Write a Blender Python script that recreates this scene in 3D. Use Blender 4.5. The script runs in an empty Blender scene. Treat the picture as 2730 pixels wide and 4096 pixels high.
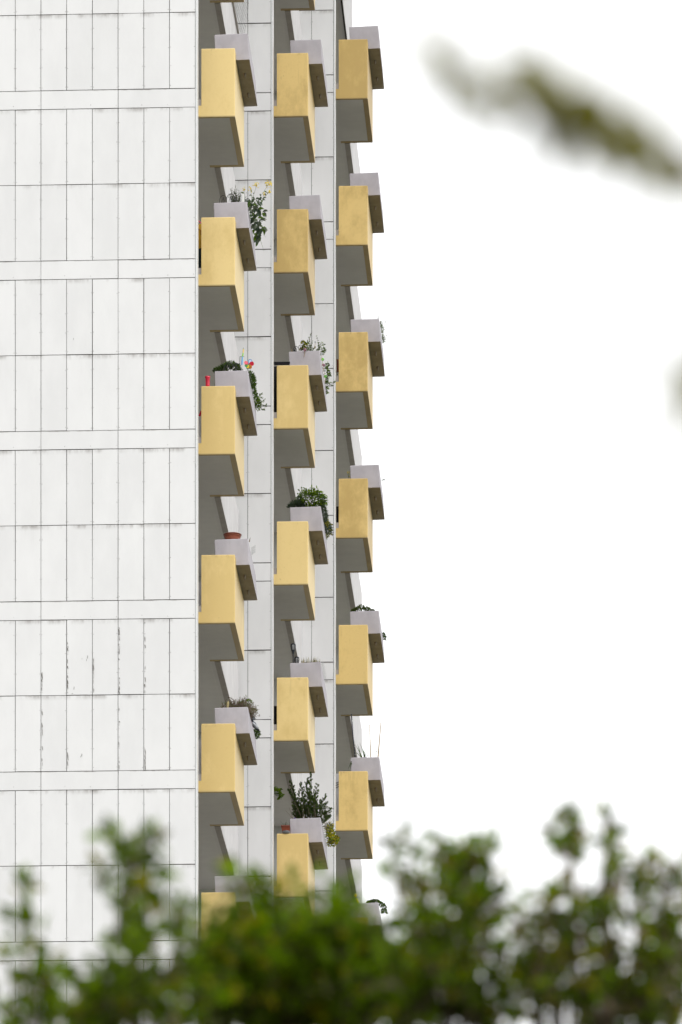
import bpy, bmesh, math, random
from math import sin, cos, pi, radians
from mathutils import Vector, Matrix, Quaternion

random.seed(7)
S = bpy.context.scene
COL = S.collection

# ------------------------------------------------------------------ camera, sky, sun, exposure
F = 4096 * 200 / 36.0            # focal length in photo pixels (200 mm)
CU, VH = 1365.0, 8740.0          # principal column, horizon row (perspective-corrected shift picture)
CAMZ = 1.6
cam_d = bpy.data.cameras.new('camera')
cam = bpy.data.objects.new('camera', cam_d)
COL.objects.link(cam)
cam.location = (0, 0, CAMZ)
cam.rotation_euler = (radians(90), 0, 0)
cam_d.sensor_fit = 'VERTICAL'
cam_d.sensor_height = 36.0
cam_d.sensor_width = 24.0
cam_d.lens = 200.0
cam_d.shift_y = (VH - 2048) / 4096.0
cam_d.clip_start = 0.2
cam_d.clip_end = 4000
cam_d.dof.use_dof = True
cam_d.dof.focus_distance = 98.0
cam_d.dof.aperture_fstop = 4.0
cam_d.dof.aperture_blades = 0
S.camera = cam

SUN_EL, SUN_AZ = radians(58), radians(150)     # azimuth clockwise from +Y
world = bpy.data.worlds.new('World')
S.world = world
world.use_nodes = True
wn = world.node_tree
wn.nodes.clear()
sky = wn.nodes.new('ShaderNodeTexSky')
sky.sky_type = 'NISHITA'
sky.sun_disc = False
sky.sun_elevation = SUN_EL
sky.sun_rotation = SUN_AZ
sky.air_density = 1.0
sky.dust_density = 6.0
sky.ozone_density = 1.0
hs = wn.nodes.new('ShaderNodeHueSaturation')   # an overcast sky: hardly any blue left
hs.inputs['Saturation'].default_value = 0.06
bg = wn.nodes.new('ShaderNodeBackground')
bg.inputs['Strength'].default_value = 0.15
wo = wn.nodes.new('ShaderNodeOutputWorld')
wn.links.new(sky.outputs[0], hs.inputs['Color'])
cloud = wn.nodes.new('ShaderNodeMix')          # an even cloud sheet over most of it
cloud.data_type = 'RGBA'
cloud.inputs[0].default_value = 0.72
cloud.inputs[7].default_value = (6.2, 6.25, 6.3, 1)
wn.links.new(hs.outputs[0], cloud.inputs[6])
wn.links.new(cloud.outputs[2], bg.inputs['Color'])
wn.links.new(bg.outputs[0], wo.inputs['Surface'])

sun_d = bpy.data.lights.new('sun', 'SUN')
sun_d.energy = 0.5
sun_d.angle = radians(40)
sun_d.color = (1.0, 0.965, 0.91)
sun = bpy.data.objects.new('sun', sun_d)
COL.objects.link(sun)
sv = Vector((sin(SUN_AZ) * cos(SUN_EL), cos(SUN_AZ) * cos(SUN_EL), sin(SUN_EL)))
sun.rotation_euler = sv.to_track_quat('Z', 'Y').to_euler()
sun.location = sv * 60

S.view_settings.view_transform = 'Standard'
S.view_settings.look = 'None'
S.view_settings.exposure = 0.88
S.view_settings.gamma = 1.0
S.view_settings.use_curve_mapping = False
S.render.engine = 'CYCLES'
S.cycles.use_denoising = True
S.cycles.max_bounces = 8
S.cycles.transparent_max_bounces = 8

# ------------------------------------------------------------------ materials
def newmat(name):
    m = bpy.data.materials.new(name)
    m.use_nodes = True
    nt = m.node_tree
    b = nt.nodes['Principled BSDF']
    return m, nt, b

def N(nt, t, **kw):
    n = nt.nodes.new(t)
    for k, v in kw.items():
        setattr(n, k, v)
    return n

def noise(nt, vec, scale, detail=4, rough=0.55):
    n = N(nt, 'ShaderNodeTexNoise')
    n.inputs['Scale'].default_value = scale
    n.inputs['Detail'].default_value = detail
    n.inputs['Roughness'].default_value = rough
    if vec is not None:
        nt.links.new(vec, n.inputs['Vector'])
    return n.outputs['Fac']

def mapping(nt, vec, scale):
    n = N(nt, 'ShaderNodeMapping')
    n.inputs['Scale'].default_value = scale
    nt.links.new(vec, n.inputs['Vector'])
    return n.outputs[0]

def ramp(nt, fac, a, b, lo=0.0, hi=1.0):
    n = N(nt, 'ShaderNodeMapRange')
    n.interpolation_type = 'SMOOTHSTEP'
    n.inputs['From Min'].default_value = a
    n.inputs['From Max'].default_value = b
    n.inputs['To Min'].default_value = lo
    n.inputs['To Max'].default_value = hi
    nt.links.new(fac, n.inputs['Value'])
    return n.outputs[0]

def mth(nt, op, a, b=None):
    n = N(nt, 'ShaderNodeMath', operation=op)
    for i, x in enumerate((a, b)):
        if x is None:
            continue
        if isinstance(x, (int, float)):
            n.inputs[i].default_value = x
        else:
            nt.links.new(x, n.inputs[i])
    return n.outputs[0]

def mix(nt, fac, a, b):
    n = N(nt, 'ShaderNodeMix', data_type='RGBA')
    for key, x in ((0, fac), (6, a), (7, b)):
        if isinstance(x, (int, float)):
            n.inputs[key].default_value = x
        elif isinstance(x, tuple):
            n.inputs[key].default_value = (*x, 1)
        else:
            nt.links.new(x, n.inputs[key])
    return n.outputs[2]

def bump(nt, b, h, strength, dist=0.01):
    n = N(nt, 'ShaderNodeBump')
    n.inputs['Strength'].default_value = strength
    n.inputs['Distance'].default_value = dist
    nt.links.new(h, n.inputs['Height'])
    nt.links.new(n.outputs[0], b.inputs['Normal'])

def simple(name, col, rough=0.7, var=0.15, scale=20, spec=0.3):
    m, nt, b = newmat(name)
    tc = N(nt, 'ShaderNodeTexCoord')
    f = noise(nt, tc.outputs['Object'], scale, 3)
    d = tuple(c * (1 - var) for c in col)
    l = tuple(min(1, c * (1 + var)) for c in col)
    nt.links.new(mix(nt, f, d, l), b.inputs['Base Color'])
    b.inputs['Roughness'].default_value = rough
    b.inputs['Specular IOR Level'].default_value = spec
    return m

def mat_panel():
    m, nt, b = newmat('white_fibre_cement')
    tc = N(nt, 'ShaderNodeTexCoord')
    ge = N(nt, 'ShaderNodeNewGeometry')
    oi = N(nt, 'ShaderNodeObjectInfo')
    sx = N(nt, 'ShaderNodeSeparateXYZ')
    nt.links.new(tc.outputs['Generated'], sx.inputs[0])
    pos = ge.outputs['Position']
    cloud = noise(nt, mapping(nt, pos, (2.0, 2.0, 0.9)), 1.2, 5, 0.6)
    streak = noise(nt, mapping(nt, pos, (9, 9, 0.8)), 1.0, 6, 0.75)
    tone = mth(nt, 'ADD', mth(nt, 'MULTIPLY', cloud, 0.8), mth(nt, 'MULTIPLY', oi.outputs['Random'], 0.2))
    base = mix(nt, ramp(nt, tone, 0.25, 0.75), (0.668, 0.664, 0.672), (0.728, 0.724, 0.731))
    # soot washed down from the joint above: patchy, strongest right under it
    near = ramp(nt, sx.outputs['Z'], 0.925, 1.0)
    run = ramp(nt, sx.outputs['Z'], 0.45, 1.0)
    patch = ramp(nt, noise(nt, mapping(nt, pos, (2.3, 2.3, 0.9)), 1.0, 5, 0.7), 0.42, 0.66)
    d1 = mth(nt, 'MULTIPLY', mth(nt, 'MULTIPLY', near, patch), ramp(nt, streak, 0.2, 0.6))
    d2 = mth(nt, 'MULTIPLY', mth(nt, 'MULTIPLY', run, ramp(nt, streak, 0.5, 0.85)), patch)
    c1 = mix(nt, mth(nt, 'MULTIPLY', d2, 0.35), base, (0.52, 0.51, 0.50))
    c2 = mix(nt, mth(nt, 'MULTIPLY', d1, 0.85), c1, (0.30, 0.28, 0.27))
    nt.links.new(c2, b.inputs['Base Color'])
    b.inputs['Roughness'].default_value = 0.55
    b.inputs['Specular IOR Level'].default_value = 0.25
    bump(nt, b, noise(nt, pos, 180, 2), 0.06, 0.002)
    return m

def mat_plaster_yellow(name, lo, hi, grime):
    m, nt, b = newmat(name)
    tc = N(nt, 'ShaderNodeTexCoord')
    ge = N(nt, 'ShaderNodeNewGeometry')
    oi = N(nt, 'ShaderNodeObjectInfo')
    sx = N(nt, 'ShaderNodeSeparateXYZ')
    nt.links.new(tc.outputs['Generated'], sx.inputs[0])
    pos = ge.outputs['Position']
    big = noise(nt, mapping(nt, pos, (1.0, 1.0, 0.7)), 2.6, 7, 0.66)
    run = noise(nt, mapping(nt, pos, (8, 8, 1.1)), 1.0, 5, 0.7)
    t = mth(nt, 'ADD', mth(nt, 'MULTIPLY', big, 0.86), mth(nt, 'MULTIPLY', run, 0.14))
    t = mth(nt, 'ADD', t, mth(nt, 'MULTIPLY', mth(nt, 'SUBTRACT', oi.outputs['Random'], 0.5), 0.36))
    base = mix(nt, ramp(nt, t, 0.33, 0.63), lo, hi)
    fine = noise(nt, pos, 26, 6, 0.75)
    base = mix(nt, ramp(nt, fine, 0.50, 0.8, 0, 0.30 * grime), base, (0.47, 0.30, 0.09))
    # grime along the coping and the drip edge, soot spots
    top = ramp(nt, sx.outputs['Z'], 0.93, 0.995)
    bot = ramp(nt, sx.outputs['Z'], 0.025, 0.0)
    gr = ramp(nt, noise(nt, mapping(nt, pos, (9, 9, 5)), 1.0, 6, 0.75), 0.55, 0.78)
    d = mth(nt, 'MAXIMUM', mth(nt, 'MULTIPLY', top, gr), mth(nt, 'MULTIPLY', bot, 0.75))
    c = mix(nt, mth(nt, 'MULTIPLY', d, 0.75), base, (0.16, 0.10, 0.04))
    fall = ramp(nt, sx.outputs['Z'], 0.35, 1.0)
    drip = ramp(nt, noise(nt, mapping(nt, pos, (19, 19, 0.55)), 1.0, 4, 0.6), 0.56, 0.75)
    dp = ramp(nt, noise(nt, pos, 1.7, 3, 0.6), 0.48, 0.66)
    c = mix(nt, mth(nt, 'MULTIPLY', mth(nt, 'MULTIPLY', fall, drip), mth(nt, 'MULTIPLY', dp, 0.5 * grime)), c, (0.36, 0.24, 0.08))
    spots = ramp(nt, noise(nt, pos, 11, 3, 0.5), 0.745, 0.79)
    c = mix(nt, mth(nt, 'MULTIPLY', spots, 0.35), c, (0.25, 0.16, 0.06))
    nt.links.new(c, b.inputs['Base Color'])
    b.inputs['Roughness'].default_value = 0.5
    b.inputs['Specular IOR Level'].default_value = 0.5
    bump(nt, b, noise(nt, pos, 70, 5, 0.7), 0.2, 0.004)
    return m

def mat_concrete(name, lo, hi, dark, under=None):
    m, nt, b = newmat(name)
    ge = N(nt, 'ShaderNodeNewGeometry')
    tc = N(nt, 'ShaderNodeTexCoord')
    pos = ge.outputs['Position']
    big = noise(nt, mapping(nt, pos, (1, 1, 0.7)), 4.0, 5, 0.6)
    run = noise(nt, mapping(nt, pos, (9, 9, 0.9)), 1.0, 5, 0.7)
    c = mix(nt, ramp(nt, big, 0.3, 0.7), lo, hi)
    c = mix(nt, ramp(nt, run, 0.52, 0.9, 0, 0.3), c, dark)
    pits = ramp(nt, noise(nt, pos, 34, 2, 0.4), 0.74, 0.80)
    c = mix(nt, mth(nt, 'MULTIPLY', pits, 0.5), c, dark)
    nt.links.new(c, b.inputs['Base Color'])
    b.inputs['Roughness'].default_value = 0.8
    b.inputs['Specular IOR Level'].default_value = 0.25
    bump(nt, b, noise(nt, pos, 90, 4, 0.7), 0.2, 0.003)
    return m

def mat_leaf(name, col, trans=0.35, var=0.35, spec=0.2):
    m, nt, b = newmat(name)
    ge = N(nt, 'ShaderNodeNewGeometry')
    f = noise(nt, ge.outputs['Position'], 35, 2)
    c = mix(nt, ge.outputs['Random Per Island'], tuple(x * (1 - var) for x in col), tuple(x * (1 + var) for x in col))
    c = mix(nt, mth(nt, 'MULTIPLY', f, 0.4), c, tuple(x * 0.8 for x in col))
    nt.links.new(c, b.inputs['Base Color'])
    b.inputs['Roughness'].default_value = 0.5
    b.inputs['Specular IOR Level'].default_value = spec
    tr = N(nt, 'ShaderNodeBsdfTranslucent')
    hsv = N(nt, 'ShaderNodeHueSaturation')
    hsv.inputs['Value'].default_value = 1.7
    hsv.inputs['Saturation'].default_value = 1.15
    nt.links.new(c, hsv.inputs['Color'])
    nt.links.new(hsv.outputs[0], tr.inputs['Color'])
    ms = N(nt, 'ShaderNodeMixShader')
    ms.inputs[0].default_value = trans
    nt.links.new(b.outputs[0], ms.inputs[1])
    nt.links.new(tr.outputs[0], ms.inputs[2])
    nt.links.new(ms.outputs[0], nt.nodes['Material Output'].inputs['Surface'])
    return m

def mat_glass(name, col):
    m, nt, b = newmat(name)
    b.inputs['Base Color'].default_value = (*col, 1)
    b.inputs['Roughness'].default_value = 0.08
    b.inputs['Transmission Weight'].default_value = 0.6
    return m

M = {}
M['panel'] = mat_panel()
M['yellow'] = mat_plaster_yellow('yellow_plaster', (0.65, 0.47, 0.175), (0.755, 0.565, 0.235), 0.8)
M['yellow_worn'] = mat_plaster_yellow('weathered_yellow_plaster', (0.49, 0.335, 0.105), (0.68, 0.485, 0.175), 1.6)
M['planter'] = mat_concrete('lilac_concrete', (0.385, 0.362, 0.392), (0.455, 0.43, 0.462), (0.27, 0.245, 0.25))
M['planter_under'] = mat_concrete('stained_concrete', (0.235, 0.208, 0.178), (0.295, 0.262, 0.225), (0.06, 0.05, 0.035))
M['soffit'] = mat_concrete('painted_soffit', (0.575, 0.555, 0.545), (0.61, 0.59, 0.575), (0.51, 0.50, 0.48))
M['lilac_wall'] = mat_concrete('pale_parapet', (0.58, 0.565, 0.575), (0.66, 0.645, 0.655), (0.48, 0.46, 0.46))
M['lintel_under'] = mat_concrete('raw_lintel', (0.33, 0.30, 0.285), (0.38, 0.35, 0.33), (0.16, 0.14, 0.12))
M['endwall'] = mat_concrete('loggia_wall', (0.55, 0.55, 0.54), (0.60, 0.60, 0.59), (0.45, 0.45, 0.44))
M['joint'] = simple('dark_joint', (0.05, 0.046, 0.04), 0.9, 0.4, 30)
M['trim'] = simple('white_trim', (0.78, 0.79, 0.80), 0.45, 0.05, 3)
M['trim_grey'] = simple('corner_flank', (0.66, 0.65, 0.645), 0.5, 0.10, 6)
M['screw'] = simple('screw_head', (0.16, 0.15, 0.14), 0.5, 0.3, 60)
M['chip'] = simple('crumbled_sealant', (0.19, 0.18, 0.165), 0.9, 0.5, 60)
M['scuff'] = simple('scuffed_panel', (0.36, 0.36, 0.35), 0.9, 0.5, 90)
M['rough_body'] = mat_concrete('tower_concrete', (0.42, 0.42, 0.41), (0.48, 0.48, 0.47), (0.3, 0.3, 0.29))
M['spout'] = simple('drain_pipe', (0.20, 0.165, 0.13), 0.4, 0.35, 40, 0.6)
M['soil'] = simple('soil', (0.045, 0.032, 0.022), 0.95, 0.5, 60)
M['black_iron'] = simple('black_iron', (0.025, 0.026, 0.032), 0.5, 0.3, 60)
M['grey_wire'] = simple('steel_wire', (0.35, 0.36, 0.36), 0.35, 0.2, 60, 0.7)
M['net'] = simple('net_cord', (0.10, 0.10, 0.10), 0.7, 0.2, 60)
M['terracotta'] = simple('terracotta_plastic', (0.30, 0.088, 0.052), 0.5, 0.12, 30)
M['terracotta_dark'] = simple('terracotta_rim', (0.20, 0.06, 0.04), 0.5, 0.12, 30)
M['red'] = simple('red_glass', (0.62, 0.012, 0.045), 0.25, 0.2, 12, 0.6)
M['blue'] = simple('blue_foil', (0.05, 0.16, 0.42), 0.3, 0.2, 30, 0.6)
M['sky_blue'] = simple('light_blue_film', (0.16, 0.42, 0.72), 0.35, 0.15, 30, 0.5)
M['lightblue_pane'] = simple('pale_blue_film', (0.50, 0.60, 0.78), 0.35, 0.1, 30, 0.5)
M['lime'] = simple('lime_film', (0.30, 0.62, 0.10), 0.35, 0.15, 30, 0.5)
M['yellow_film'] = simple('yellow_film', (0.85, 0.58, 0.03), 0.4, 0.12, 30, 0.5)
M['orange'] = simple('orange_film', (0.55, 0.17, 0.015), 0.4, 0.15, 30, 0.5)
M['green_film'] = simple('green_film', (0.05, 0.28, 0.05), 0.4, 0.15, 30, 0.5)
M['white'] = simple('white_plastic', (0.78, 0.77, 0.74), 0.5, 0.08, 30)
M['cane'] = simple('bamboo_cane', (0.40, 0.29, 0.17), 0.6, 0.25, 40)
M['bark'] = simple('bark', (0.085, 0.062, 0.042), 0.9, 0.4, 50)
M['dry'] = simple('dry_stem', (0.17, 0.125, 0.095), 0.85, 0.4, 60)
M['straw'] = simple('straw', (0.36, 0.30, 0.15), 0.85, 0.3, 60)
M['stem'] = simple('green_stem', (0.10, 0.17, 0.05), 0.6, 0.25, 60)
M['flower'] = simple('yellow_petals', (0.85, 0.66, 0.015), 0.6, 0.12, 60)
M['violet'] = simple('violet_petals', (0.10, 0.05, 0.35), 0.6, 0.15, 60)
M['dark_pole'] = simple('dark_pole', (0.035, 0.037, 0.05), 0.45, 0.35, 40, 0.5)
M['dark_cloth'] = simple('dark_cloth', (0.012, 0.022, 0.022), 0.9, 0.3, 25)
M['black_cloth'] = simple('black_cloth', (0.010, 0.010, 0.013), 0.9, 0.3, 25)
M['ochre'] = simple('ochre_cloth', (0.50, 0.29, 0.035), 0.8, 0.2, 12)
M['pink'] = simple('pink_trim', (0.65, 0.10, 0.13), 0.6, 0.1, 12)
M['rust'] = simple('rust_red', (0.20, 0.045, 0.02), 0.7, 0.2, 20)
M['tin'] = simple('tin_can', (0.13, 0.135, 0.15), 0.3, 0.3, 30, 0.7)
M['pale_grey'] = simple('pale_grey_frame', (0.62, 0.62, 0.63), 0.5, 0.08, 20)
M['pigeon_grey'] = simple('pigeon_wing', (0.33, 0.34, 0.36), 0.7, 0.15, 40)
M['pigeon_dark'] = simple('pigeon_neck', (0.075, 0.085, 0.105), 0.55, 0.3, 40)
M['pigeon_black'] = simple('pigeon_bars', (0.022, 0.023, 0.028), 0.7, 0.2, 40)
M['pigeon_leg'] = simple('pigeon_leg', (0.45, 0.14, 0.12), 0.6, 0.15, 40)
M['gl_green'] = mat_glass('green_glass', (0.35, 0.80, 0.18))
M['gl_pink'] = mat_glass('plum_glass', (0.50, 0.25, 0.33))
M['gl_clear'] = mat_glass('clear_glass', (0.80, 0.83, 0.84))
M['lf_mid'] = mat_leaf('leaf_mid', (0.072, 0.118, 0.022))
M['lf_dark'] = mat_leaf('leaf_dark', (0.034, 0.058, 0.017), 0.25)
M['lf_bluish'] = mat_leaf('leaf_bluish', (0.055, 0.080, 0.050), 0.2)
M['lf_grey'] = mat_leaf('leaf_grey_green', (0.095, 0.115, 0.075), 0.2)
M['lf_bright'] = mat_leaf('leaf_bright', (0.13, 0.20, 0.022), 0.4)
M['lf_yellow'] = mat_leaf('leaf_golden', (0.36, 0.31, 0.022), 0.35)
M['lf_olive'] = mat_leaf('leaf_olive', (0.085, 0.080, 0.022), 0.3)
M['lf_fore'] = mat_leaf('hedge_leaf', (0.094, 0.158, 0.002), 0.55, 0.5, 0.07)
M['lf_fore_dark'] = mat_leaf('hedge_leaf_dark', (0.042, 0.070, 0.002), 0.4, 0.4, 0.07)
M['lf_fore_warm'] = mat_leaf('hedge_leaf_warm', (0.160, 0.150, 0.004), 0.45, 0.4, 0.07)
M['lf_brown'] = mat_leaf('hedge_twig_brown', (0.13, 0.10, 0.065), 0.2, 0.4)
M['lf_over'] = mat_leaf('overhang_leaf', (0.125, 0.118, 0.002), 0.35, 0.3, 0.05)

def mat_grass():
    m, nt, b = newmat('meadow_ground')
    ge = N(nt, 'ShaderNodeNewGeometry')
    pos = ge.outputs['Position']
    c = mix(nt, ramp(nt, noise(nt, pos, 0.12, 6, 0.65), 0.35, 0.65), (0.085, 0.095, 0.052), (0.135, 0.135, 0.085))
    c = mix(nt, ramp(nt, noise(nt, pos, 6, 4, 0.7), 0.4, 0.7, 0, 0.6), c, (0.085, 0.075, 0.045))
    nt.links.new(c, b.inputs['Base Color'])
    b.inputs['Roughness'].default_value = 0.95
    bump(nt, b, noise(nt, pos, 20, 4, 0.7), 0.6, 0.05)
    return m
M['grass'] = mat_grass()
M['paving'] = mat_concrete('paving', (0.21, 0.205, 0.195), (0.26, 0.255, 0.245), (0.13, 0.125, 0.12))

# ------------------------------------------------------------------ mesh builder
class MB:
    def __init__(self):
        self.v, self.f, self.mi = [], [], []
    def add(self, vs, fs, mi=0):
        o = len(self.v)
        self.v += [tuple(p) for p in vs]
        self.f += [tuple(i + o for i in q) for q in fs]
        self.mi += [mi] * len(fs)
        return self
    def box(self, x0, x1, y0, y1, z0, z1, mi=0):
        vs = [(x0, y0, z0), (x1, y0, z0), (x1, y1, z0), (x0, y1, z0), (x0, y0, z1), (x1, y0, z1), (x1, y1, z1), (x0, y1, z1)]
        return self.add(vs, [(0, 3, 2, 1), (4, 5, 6, 7), (0, 1, 5, 4), (1, 2, 6, 5), (2, 3, 7, 6), (3, 0, 4, 7)], mi)
    def tube(self, pts, r0, r1=None, sides=6, mi=0, radii=None, cap=True, squash=None):
        pts = [Vector(p) for p in pts]
        n = len(pts)
        if r1 is None:
            r1 = r0
        vs, fs = [], []
        ref = Vector((0.31, 0.83, 0.46)).normalized()
        for i, p in enumerate(pts):
            t = (pts[min(i + 1, n - 1)] - pts[max(i - 1, 0)])
            t = t.normalized() if t.length > 1e-9 else Vector((0, 0, 1))
            a = t.cross(ref)
            if a.length < 1e-3:
                a = t.cross(Vector((1, 0, 0)))
            a.normalize()
            b = t.cross(a)
            r = radii[i] if radii else r0 + (r1 - r0) * i / max(1, n - 1)
            for k in range(sides):
                an = 2 * pi * k / sides
                off = a * cos(an) * r + b * sin(an) * r
                if squash:
                    off = Vector((off.x * squash[0], off.y * squash[1], off.z * squash[2]))
                vs.append(p + off)
        for i in range(n - 1):
            for k in range(sides):
                k2 = (k + 1) % sides
                fs.append((i * sides + k, i * sides + k2, (i + 1) * sides + k2, (i + 1) * sides + k))
        if cap:
            fs.append(tuple(range(sides - 1, -1, -1)))
            fs.append(tuple((n - 1) * sides + k for k in range(sides)))
        return self.add(vs, fs, mi)
    def lathe(self, c, prof, sides=20, mi=0):
        c = Vector(c)
        vs, fs = [], []
        for r, z in prof:
            for k in range(sides):
                a = 2 * pi * k / sides
                vs.append(c + Vector((r * cos(a), r * sin(a), z)))
        for i in range(len(prof) - 1):
            for k in range(sides):
                k2 = (k + 1) % sides
                fs.append((i * sides + k, i * sides + k2, (i + 1) * sides + k2, (i + 1) * sides + k))
        return self.add(vs, fs, mi)
    def ball(self, c, r, seg=10, rings=7, mi=0, sc=(1, 1, 1)):
        c = Vector(c)
        prof = []
        vs, fs = [], []
        for i in range(rings + 1):
            t = pi * i / rings
            for k in range(seg):
                a = 2 * pi * k / seg
                vs.append(c + Vector((r * sc[0] * sin(t) * cos(a), r * sc[1] * sin(t) * sin(a), -r * sc[2] * cos(t))))
        for i in range(rings):
            for k in range(seg):
                k2 = (k + 1) % seg
                fs.append((i * seg + k, i * seg + k2, (i + 1) * seg + k2, (i + 1) * seg + k))
        return self.add(vs, fs, mi)
    def leaf(self, p, d, L, W, mi=0, up=None, fold=0.25, curl=0.15):
        p = Vector(p); d = Vector(d).normalized()
        if up is None:
            up = Vector((random.uniform(-1, 1), random.uniform(-1, 1), random.uniform(0.2, 1)))
        s = d.cross(up)
        if s.length < 1e-4:
            s = d.cross(Vector((1, 0.2, 0)))
        s.normalize()
        u = s.cross(d).normalized()
        m1 = p + d * L * 0.35 - u * curl * L * 0.2
        m2 = p + d * L * 0.70 - u * curl * L * 0.6
        tip = p + d * L - u * curl * L * 1.3
        e = u * W * fold
        vs = [p, m1 + s * W * 0.5 + e, m1, m1 - s * W * 0.5 + e, m2 + s * W * 0.36 + e * 0.8, m2, m2 - s * W * 0.36 + e * 0.8, tip]
        return self.add(vs, [(0, 2, 1), (0, 3, 2), (1, 2, 5, 4), (2, 3, 6, 5), (4, 5, 7), (5, 6, 7)], mi)
    def blade(self, p, d, L, W, droop=0.4, mi=0):
        p = Vector(p); d = Vector(d).normalized()
        s = d.cross(Vector((random.uniform(-.4, .4), random.uniform(-.4, .4), 1)))
        if s.length < 1e-3:
            s = Vector((1, 0, 0))
        s.normalize()
        vs = []
        for i in range(5):
            t = i / 4
            q = p + d * L * t - Vector((0, 0, 1)) * droop * L * t * t
            w = W * (1 - t) ** 0.7 * 0.5 if i < 4 else W * 0.03
            vs += [q + s * w, q - s * w]
        return self.add(vs, [(2 * i, 2 * i + 1, 2 * i + 3, 2 * i + 2) for i in range(4)], mi)
    def mesh(self, name, origin=(0, 0, 0), smooth=False):
        me = bpy.data.meshes.new(name)
        ox, oy, oz = origin
        me.from_pydata([(x - ox, y - oy, z - oz) for x, y, z in self.v], [], self.f)
        me.polygons.foreach_set('material_index', self.mi)
        if smooth:
            me.polygons.foreach_set('use_smooth', [True] * len(me.polygons))
        me.update()
        return me

def link(name, me, mats, parent=None, matrix=None):
    if not isinstance(mats, (list, tuple)):
        mats = [mats]
    if not me.materials:
        for m in mats:
            me.materials.append(m)
    o = bpy.data.objects.new(name, me)
    COL.objects.link(o)
    if parent is not None:
        o.parent = parent
    if matrix is not None:
        if parent is not None:
            o.matrix_local = matrix
        else:
            o.matrix_world = matrix
    return o

def tag(o, label=None, cat=None, group=None, kind=None):
    for k, v in (('label', label), ('category', cat), ('group', group), ('kind', kind)):
        if v:
            o[k] = v
    return o

# ------------------------------------------------------------------ the setting: ground and path
g = MB().add([(-1500, -1500, 0), (1500, -1500, 0), (1500, 1500, 0), (-1500, 1500, 0)], [(0, 1, 2, 3)])
tag(link('ground', g.mesh('ground'), M['grass']), kind='structure')
g = MB().box(-30, 30, 84, 91, 0.004, 0.10)
tag(link('pavement', g.mesh('pavement'), M['paving']), kind='structure')

# ------------------------------------------------------------------ calibration of the tower (metres)
H = 2.8                                    # storey height
TH = radians(2.7)                          # the tower is turned a little
ct, st = cos(TH), sin(TH)
D0 = [93.47, 101.62, 108.50]               # distance of the three corners
EDGE_U = [790.0, 1092.5, 1342.0]
X0 = [(EDGE_U[i] - CU) * D0[i] / F for i in range(3)]
ROT = Matrix.Rotation(-TH, 4, 'Z')
BAY = [Matrix.Translation((X0[i], D0[i], 0)) @ ROT for i in range(3)]
BASE_H = [12.2524, 12.2524, 12.2524]
def slab(n):                               # underside of the balcony slab of storey n
    return CAMZ + (12.2524 - n) * H

def loc(c, u, v, ly):
    """local (lx, ly, z) in bay c of the point seen at photo pixel (u, v) lying ly behind that bay's corner"""
    k = (u - CU) / F
    # X0 + lx*ct + ly*st = k * (D0 - lx*st + ly*ct)
    lx = (k * (D0[c] + ly * ct) - X0[c] - ly * st) / (ct + k * st)
    D = D0[c] - lx * st + ly * ct
    return Vector((lx, ly, CAMZ + (VH - v) * D / F))

LY_N = [0.91, 0.44, 0.33]                  # near end of the balcony behind the corner
BL = 2.36                                  # balcony length
BAYL = [8.10, 6.98, 8.20]
W_OUT = [loc(0, 941, 500, LY_N[0]).x, loc(1, 1233.5, 500, LY_N[1]).x, loc(2, 1471.7, 500, LY_N[2]).x]
X_IN = [loc(0, 806.5, 500, LY_N[0]).x, loc(1, 1108.5, 500, LY_N[1]).x, loc(2, 1356.0, 500, LY_N[2]).x]
PAR_H = 1.138
PL_Z = 1.025                               # underside of the planter above the slab
PL_H = 0.44
PL_LY = [LY_N[i] + 0.26 for i in range(3)]
PL_L = 2.13

# ------------------------------------------------------------------ the tower
tower = bpy.data.objects.new('apartment_tower', None)
COL.objects.link(tower)
tower.matrix_world = BAY[0]
tag(tower, 'white panelled apartment tower with three stacked columns of yellow balconies', 'building')
TI = BAY[0].inverted()
REL = [TI @ BAY[i] for i in range(3)]      # bay frame inside the tower

def part(name, mb, mats, c=0, parent=None, smooth=False, origin=(0, 0, 0)):
    me = mb.mesh(name, origin, smooth)
    return link(name, me, mats, parent or tower, REL[c] @ Matrix.Translation(origin) if parent is None else Matrix.Identity(4))

J = 0.0045                                 # half a joint
TRIM = 0.032
JU = [(784.5, None), (994.0, 956.0), (1245.7, 1209.0)]
bandlo = [12.1945, 12.1945 + .0385, 12.1945 + .0605]
bandhi = [12.3046, 12.3046 + .0460, 12.3046 + .0700]
ZTOP = slab(-4) + 1.2
Z_LOW = slab(7)                            # plain cladding below that, far under the picture
panel_cache = {}
def panel(c, x0, x1, z0, z1):
    w, h = round(x1 - x0, 3), round(z1 - z0, 3)
    key = (c, w, h)
    if key not in panel_cache:
        j = J
        jz = J + (0.0015 if c == 0 else 0.0035)
        panel_cache[key] = MB().box(-w / 2 + j, w / 2 - j, 0, 0.016, -h / 2 + jz, h / 2 - jz).mesh('panel')
        panel_cache[key].materials.append(M['panel'])
    dx, dz, dy = random.uniform(-.0014, .0014), random.uniform(-.002, .002), random.uniform(0, .003)
    return link('panel', panel_cache[key], M['panel'], tower,
                REL[c] @ Matrix.Translation(((x0 + x1) / 2 + dx, dy, (z0 + z1) / 2 + dz)) @ Matrix.Rotation(radians(random.uniform(-.10, .10)), 4, 'Y'))

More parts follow.
